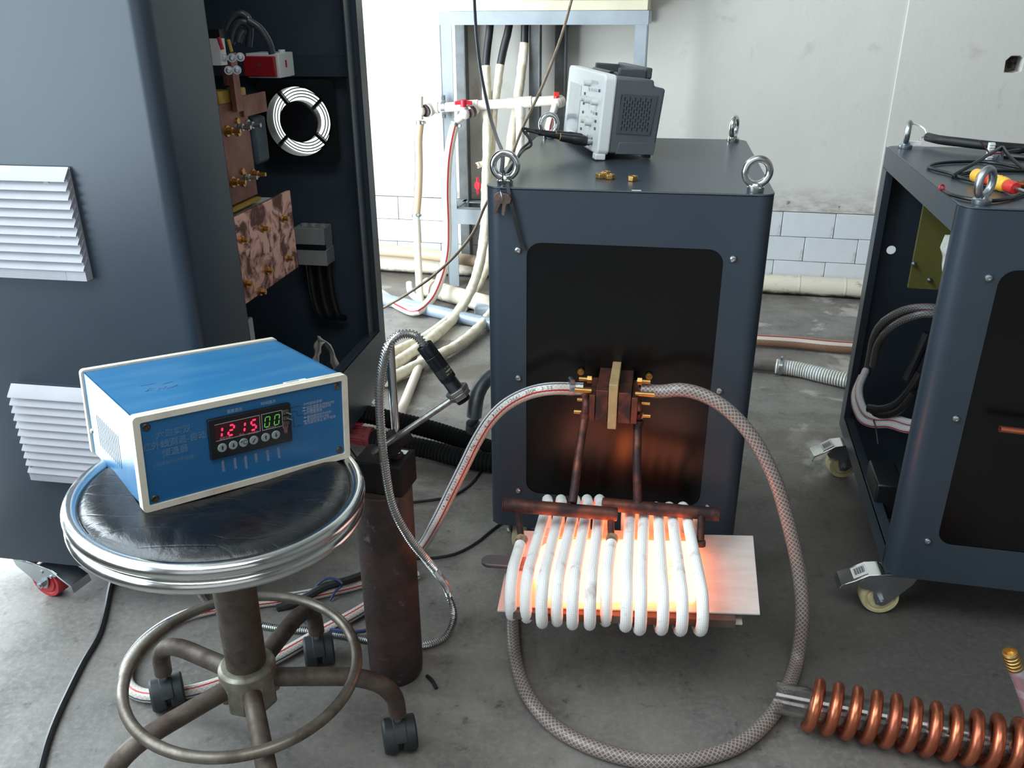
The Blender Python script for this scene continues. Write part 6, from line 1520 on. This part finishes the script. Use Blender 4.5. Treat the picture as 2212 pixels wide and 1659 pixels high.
hose('water_hose', [PZ(884, 612, 0.05), PZ(886, 628, 0.03), PZ(896, 642, 0.02), PZ(915, 652, 0.02)], 0.014, M_WHITEPL, 'short white tube end curling up from the floor near the wall')
hose('water_hose', [PZ(1560, 728, 0.024), PZ(1640, 735, 0.024), PZ(1720, 740, 0.024), PZ(1800, 748, 0.024), PZ(1880, 752, 0.024), PZ(1960, 748, 0.024)], 0.0215, hose_mat('brown_line_hose', (146, 110, 88), (156, 122, 100), stripes=((0.12, 0.03, (150, 40, 40)), (0.18, 0.05, (206, 196, 186))), n_u=10), 'brown hose with a pale upper edge crossing the floor between the cabinets', ref=(0, 0.4, 1))
sp = [PZ(1585, 782, 0.024), PZ(1640, 788, 0.024), PZ(1690, 792, 0.025)]
SH = hose('water_hose', sp, 0.020, mat('grey_ribbed_hose', (112, 108, 102), 0.5, c2=(92, 86, 80), vs=30), 'dull grey ribbed hose end behind the right side of the middle cabinet')
sp2 = [PZ(1676, 791, 0.026), PZ(1720, 797, 0.026), PZ(1780, 811, 0.026), PZ(1840, 824, 0.026), PZ(1900, 834, 0.026)]
SH2 = hose('spiral_hose', sp2, 0.0245, mat('white_spiral_hose', (208, 210, 210), 0.35, c2=(190, 188, 178), vs=12), 'white spiral hose with a steel clamp on the floor between the cabinets', rfun=lambda s_, i: 0.0245 + (0.0012 if i % 2 else -0.0012), step=0.0042)
clamp(SH2, sp2[0] + (sp2[1] - sp2[0]) * 0.25, sp2[1] - sp2[0], 0.0262, (0, 0, 1))

# things low on the floor between the left cabinet and the middle one
rb = [PY(1090, 800, 2.12), PY(1052, 818, 2.10), PY(1032, 850, 2.07), PY(1024, 900, 2.04), PZ(1022, 958, 0.02), PZ(1030, 985, 0.02)]
cord('bent_pipe', rb, 0.0205, mat('grey_bent_pipe', (104, 110, 114), 0.4, 0.5, c2=(84, 88, 92), vs=22), 'grey bent pipe arching from the floor beside the middle cabinet', 'pipe', seg=14)
M_CORR = mat('black_corrugated', (13, 14, 15), 0.8, spec=0.2)
def corr(pts, label, r):
    root = thing('corrugated_hose', label, 'hose', Vector((pts[0].x, pts[0].y, 0)), None)
    P = resample(spline(pts, 8), 0.0035); m = MB(); m.tube_raw(P, r, 16, rfun=lambda s_, i: r if (i % 3) else r * 0.90); part(m, 'hose_body', M_CORR, root, local=False, ang=60)
corr([PZ(735, 893, 0.085), PZ(790, 895, 0.08), PZ(850, 908, 0.07), PZ(920, 925, 0.055), PZ(985, 945, 0.04), PZ(1050, 968, 0.03), PZ(1110, 985, 0.03)], 'upper black corrugated hose running behind the chrome post', 0.026)
corr([PZ(800, 945, 0.045), PZ(860, 958, 0.045), PZ(930, 972, 0.035), PZ(1000, 990, 0.03), PZ(1070, 1000, 0.03), PZ(1120, 1004, 0.03)], 'lower black corrugated hose ending in the red plug', 0.026)
pa = PZ(745, 936, 0.05); pb_ = PZ(812, 946, 0.045); dd = (pb_ - pa).normalized()
RP = thing('power_plug', 'dull red industrial plug on the lower black hose beside the blue box', 'plug', pa)
m = MB(); m.T = basis(pa - dd * 0.03, (0, 0, 1), dd); Lq = (pb_ - pa).length + 0.03
m.lathe([(0.020, 0), (0.024, 0.004), (0.024, Lq * 0.78), (0.028, Lq * 0.80), (0.028, Lq * 0.90), (0.024, Lq * 0.92), (0.0225, Lq), (0.0001, Lq)], None, 24)
for k in range(12): m.box((0.0245 * math.cos(2 * PI * k / 12), 0.0245 * math.sin(2 * PI * k / 12), Lq * 0.42), (0.004, 0.004, Lq * 0.68), Matrix.Rotation(2 * PI * k / 12, 3, 'Z'))
part(m, 'plug_body', mat('dull_red_rubber', (142, 52, 58), 0.55, c2=(120, 42, 48), vs=20), RP, local=False)
# black wires on the floor
M_WIRE = mat('black_wire', (22, 22, 26), 0.45)
cord('floor_wire', [PZ(880, 1086, 0.004), PZ(925, 1081, 0.004), PZ(975, 1072, 0.004), PZ(1015, 1048, 0.004), PZ(1040, 1018, 0.004), PZ(1064, 985, 0.004)], 0.0034, M_WIRE, 'thin black wire curving on the floor behind the rusty pipe', 'wire')
cord('floor_wire', [PZ(880, 1205, 0.004), PZ(930, 1206, 0.004), PZ(985, 1196, 0.004), PZ(1030, 1172, 0.004), PZ(1062, 1146, 0.004), PZ(1100, 1118, 0.004)], 0.0034, M_WIRE, 'thin black wire on the floor leading under the middle cabinet, nearest the paddle handle', 'wire')
cord('floor_wire', [PZ(600, 1314, 0.004), PZ(650, 1296, 0.018), PZ(700, 1268, 0.03), PZ(750, 1254, 0.034), PZ(800, 1236, 0.03), PZ(850, 1215, 0.01)], 0.0085, M_WIRE, 'black cable bundle lying along the pale hose behind the stool', 'wire')
cord('floor_wire', [PZ(672, 1292, 0.006), PZ(684, 1266, 0.03), PZ(706, 1250, 0.042), PZ(728, 1252, 0.045), PZ(740, 1262, 0.04), PZ(724, 1278, 0.02), PZ(712, 1298, 0.005)], 0.0024, mat('blue_wire', (40, 56, 100), 0.5), 'thin blue wire looped round the cable bundle behind the stool', 'wire', step=0.008)
cord('floor_wire', [PZ(655, 1340, 0.004), PZ(690, 1356, 0.015), PZ(730, 1362, 0.016), PZ(775, 1366, 0.014), PZ(800, 1358, 0.012), PZ(830, 1356, 0.01)], 0.0036, bpy.data.materials['blue_wire'], 'dark blue wire beside the steel conduit behind the stool caster', 'wire')
cord('power_cable', [PZ(262, 1200, 0.004), PZ(240, 1262, 0.0055), PZ(228, 1320, 0.0055), PZ(212, 1375, 0.0055), PZ(180, 1430, 0.0055), PZ(150, 1490, 0.0055), PZ(120, 1555, 0.0055), PZ(100, 1610, 0.0055), PZ(82, 1680, 0.0055)], 0.0056, M_WIRE, 'black power cord lying on the bright floor left of the stool', 'cord')
p = PZ(922, 1460, 0.003); q = PZ(943, 1487, 0.003); m = MB(); m.tube([p, p.lerp(q, 0.4) + Vector((0.002, 0, 0.002)), q], 0.0034, 7); single(m, 'rubber_scrap', M_BLACK, 'small black rubber scrap on the floor right of the rusty pipe', 'scrap')
p = PZ(792, 960, 0.0); cord('thin_lead', [PZ(755, 965, 0.12), PZ(772, 990, 0.11), PZ(790, 1010, 0.10), PZ(812, 1028, 0.09)], 0.003, M_WIRE, 'thin black lead slanting between the stool rim and the magnetic base', 'wire')

# ------------------------------------------------------------------ clutter on the right cabinet
def rz(px, py, h=0.0): return PZ(px, py, ZT + h)
cord('control_cable', [rz(2004, 296, 0.020), rz(2030, 302, 0.020), rz(2080, 308, 0.020), rz(2140, 315, 0.018), rz(2200, 320, 0.014), rz(2280, 326, 0.012)], 0.0098, M_BLACK, 'thickest black cable across the back of the right cabinet top', 'cable', seg=12)
ca_ = thing('wire_connector', 'white plug on red and white wires beside the back left eyebolt', 'connector', rz(1972, 305))
m = MB(); p = rz(1975, 309, 0.012); m.box(p, (0.030, 0.014, 0.010), Matrix.Rotation(-0.2, 3, 'Z')); part(m, 'plug_body', M_WHITEPL, ca_, local=False, bevel=0.001)
for k, (M_, o_) in enumerate(((M_RED, 0.0), (M_BLACK, 0.004), (M_WHITEPL, -0.004))):
    m = MB(); m.tube([p + Vector((0.012, o_, 0.001)), rz(1988, 300 + k, 0.02), rz(1996, 295, 0.022), rz(2004, 296, 0.020)], 0.0014, 6); part(m, 'wire', M_, ca_, local=False)
m = MB(); m.tube([rz(2002, 294, 0.022), rz(1998, 280, 0.030), rz(1988, 272, 0.036), rz(1976, 268, 0.040), rz(1967, 268, 0.042)], 0.0017, 6); part(m, 'wire', M_WHITEPL, ca_, local=False, label='white looped wire')
m = MB(); p = rz(1966, 268, 0.042); m.cyl(p - Vector((0.006, 0, 0)), p + Vector((0.005, 0, 0.001)), 0.0034, 10); part(m, 'red_cap', M_RED, ca_, local=False)
M_THIN = mat('thin_black_lead', (20, 22, 24), 0.35)
cord('thin_lead', [rz(2260, 376, 0.004), rz(2190, 360, 0.004), rz(2130, 350, 0.004), rz(2060, 350, 0.004), rz(2020, 354, 0.004), rz(2006, 361, 0.004), rz(2022, 367, 0.004), rz(2050, 374, 0.004), rz(2080, 385, 0.005), rz(2115, 393, 0.004), rz(2160, 402, 0.004)], 0.0032, M_THIN, 'black lead in a wide flat loop on the right cabinet top', 'wire', step=0.008)
cord('thin_lead', [rz(2164, 318, 0.026), rz(2140, 331, 0.026), rz(2110, 350, 0.020), rz(2080, 367, 0.012), rz(2060, 379, 0.006), rz(2058, 382, 0.004), rz(2066, 380, 0.004), rz(2090, 374, 0.004), rz(2140, 370, 0.004), rz(2200, 369, 0.004), rz(2270, 370, 0.004)], 0.0034, M_THIN, 'black lead with a sharp bend over the flat loop on the right cabinet', 'wire', step=0.006)
cord('thin_lead', [rz(2166, 318, 0.027), rz(2178, 335, 0.020), rz(2196, 352, 0.012), rz(2225, 372, 0.005), rz(2260, 392, 0.004)], 0.0034, M_THIN, 'black lead slanting down right from the cable crossing', 'wire', step=0.008)
cord('control_cable', [rz(2166, 332, 0.008), rz(2190, 328, 0.010), rz(2220, 324, 0.010), rz(2280, 322, 0.010)], 0.0065, M_THIN, 'middle black cable with bared wires in front of the thickest cable', 'cable', step=0.01)
cord('control_cable', [rz(2170, 336, 0.006), rz(2200, 339, 0.006), rz(2240, 342, 0.006), rz(2290, 345, 0.006)], 0.006, M_THIN, 'lowest black cable joining the bared wires at the right edge', 'cable', step=0.01)
dl = cord('thin_lead', [rz(2036, 411, 0.004), rz(2060, 422, 0.004), rz(2095, 430, 0.004), rz(2135, 434, 0.004), rz(2175, 430, 0.004), rz(2215, 418, 0.004), rz(2260, 405, 0.004)], 0.0032, M_THIN, 'nearest black lead with a red hooked end by the cabinet edge', 'wire', step=0.008)
m = MB(); p = rz(2034, 409, 0.005); m.torus(p + Vector((0, 0, 0.003)), (0.3, -0.9, 0.3), 0.0048, 0.0016, 18, 8); m.cyl(p, p + Vector((0.006, -0.003, -0.001)), 0.0026, 8); part(m, 'red_hook', M_RED, dl, local=False, label='small red hook')
wc = thing('wire_connector', 'upright white ribbed connector with blue and red wires near the front eyebolt', 'connector', rz(2135, 350))
p = rz(2135, 346, 0.0); m = MB(); m.box(p + Vector((0, 0, 0.018)), (0.011, 0.008, 0.034))
for k in range(6): m.box(p + Vector((0, -0.004, 0.006 + 0.005 * k)), (0.012, 0.003, 0.002))
part(m, 'plug_body', M_WHITEPL, wc, local=False, bevel=0.0006)
for M_, pts in ((bpy.data.materials['blue_wire'], ((2138, 350, 0.001), (2146, 348, 0.002), (2158, 336, 0.008))), (M_RED, ((2138, 336, 0.022), (2148, 332, 0.016), (2162, 331, 0.010))), (mat('brown_wire', (70, 44, 40), 0.5), ((2136, 330, 0.030), (2128, 318, 0.040), (2116, 304, 0.052)))):
    m = MB(); m.tube([rz(*q) for q in pts], 0.0014, 6); part(m, 'wire', M_, wc, local=False)
sd0 = rz(2106, 378, 0.014); sd1 = rz(2194, 407, 0.012); dd = (sd1 - sd0).normalized(); Ls_ = (sd1 - sd0).length
SD = thing('screwdriver', 'yellow and red handled screwdriver lying behind the front eyebolt', 'screwdriver', sd0)
Bm = basis(sd0, (0, 0, 1), dd)
M_YEL = mat('yellow_plastic', (238, 182, 66), 0.4); M_ORED = bpy.data.materials['orange_red_plastic']
for z0_, z1_, r_, M_, nm in ((0.0, 0.16, 0.012, M_YEL, 'end_cap'), (0.16, 0.38, 0.0095, M_ORED, 'grip_band'), (0.38, 0.46, 0.010, M_ORED, 'grip_band'), (0.46, 0.80, 0.0125, M_YEL, 'grip'), (0.80, 1.0, 0.0105, M_ORED, 'collar')):
    m = MB(); a, b = Ls_ * z0_, Ls_ * z1_; m.lathe([(r_ * 0.86, a), (r_, a + (b - a) * 0.15), (r_, a + (b - a) * 0.8), (r_ * 0.88, b)], Bm, 16)
    if nm == 'grip':
        for k in range(10): m.box(Bm @ Vector((r_ * math.cos(2 * PI * k / 10), r_ * math.sin(2 * PI * k / 10), (a + b) / 2)), (0.002, 0.002, 0.002))
    part(m, nm, M_, SD, local=False)
m = MB(); m.cyl(sd1 - dd * 0.004, sd1 + dd * 0.10, 0.003, 10); part(m, 'shaft', M_STEEL, SD, local=False)
cp_ = rz(2205, 398, 0.006); m = MB(); m.cyl(cp_ - Vector((0.006, 0, 0)), cp_ + Vector((0.05, -0.01, 0)), 0.0055, 12); m.cyl(cp_ + Vector((0.002, 0, 0)), cp_ + Vector((0.008, -0.001, 0)), 0.007, 6); single(m, 'copper_fitting', M_COPPER_BR, 'small copper fitting beside the tip of the yellow screwdriver', 'fitting')
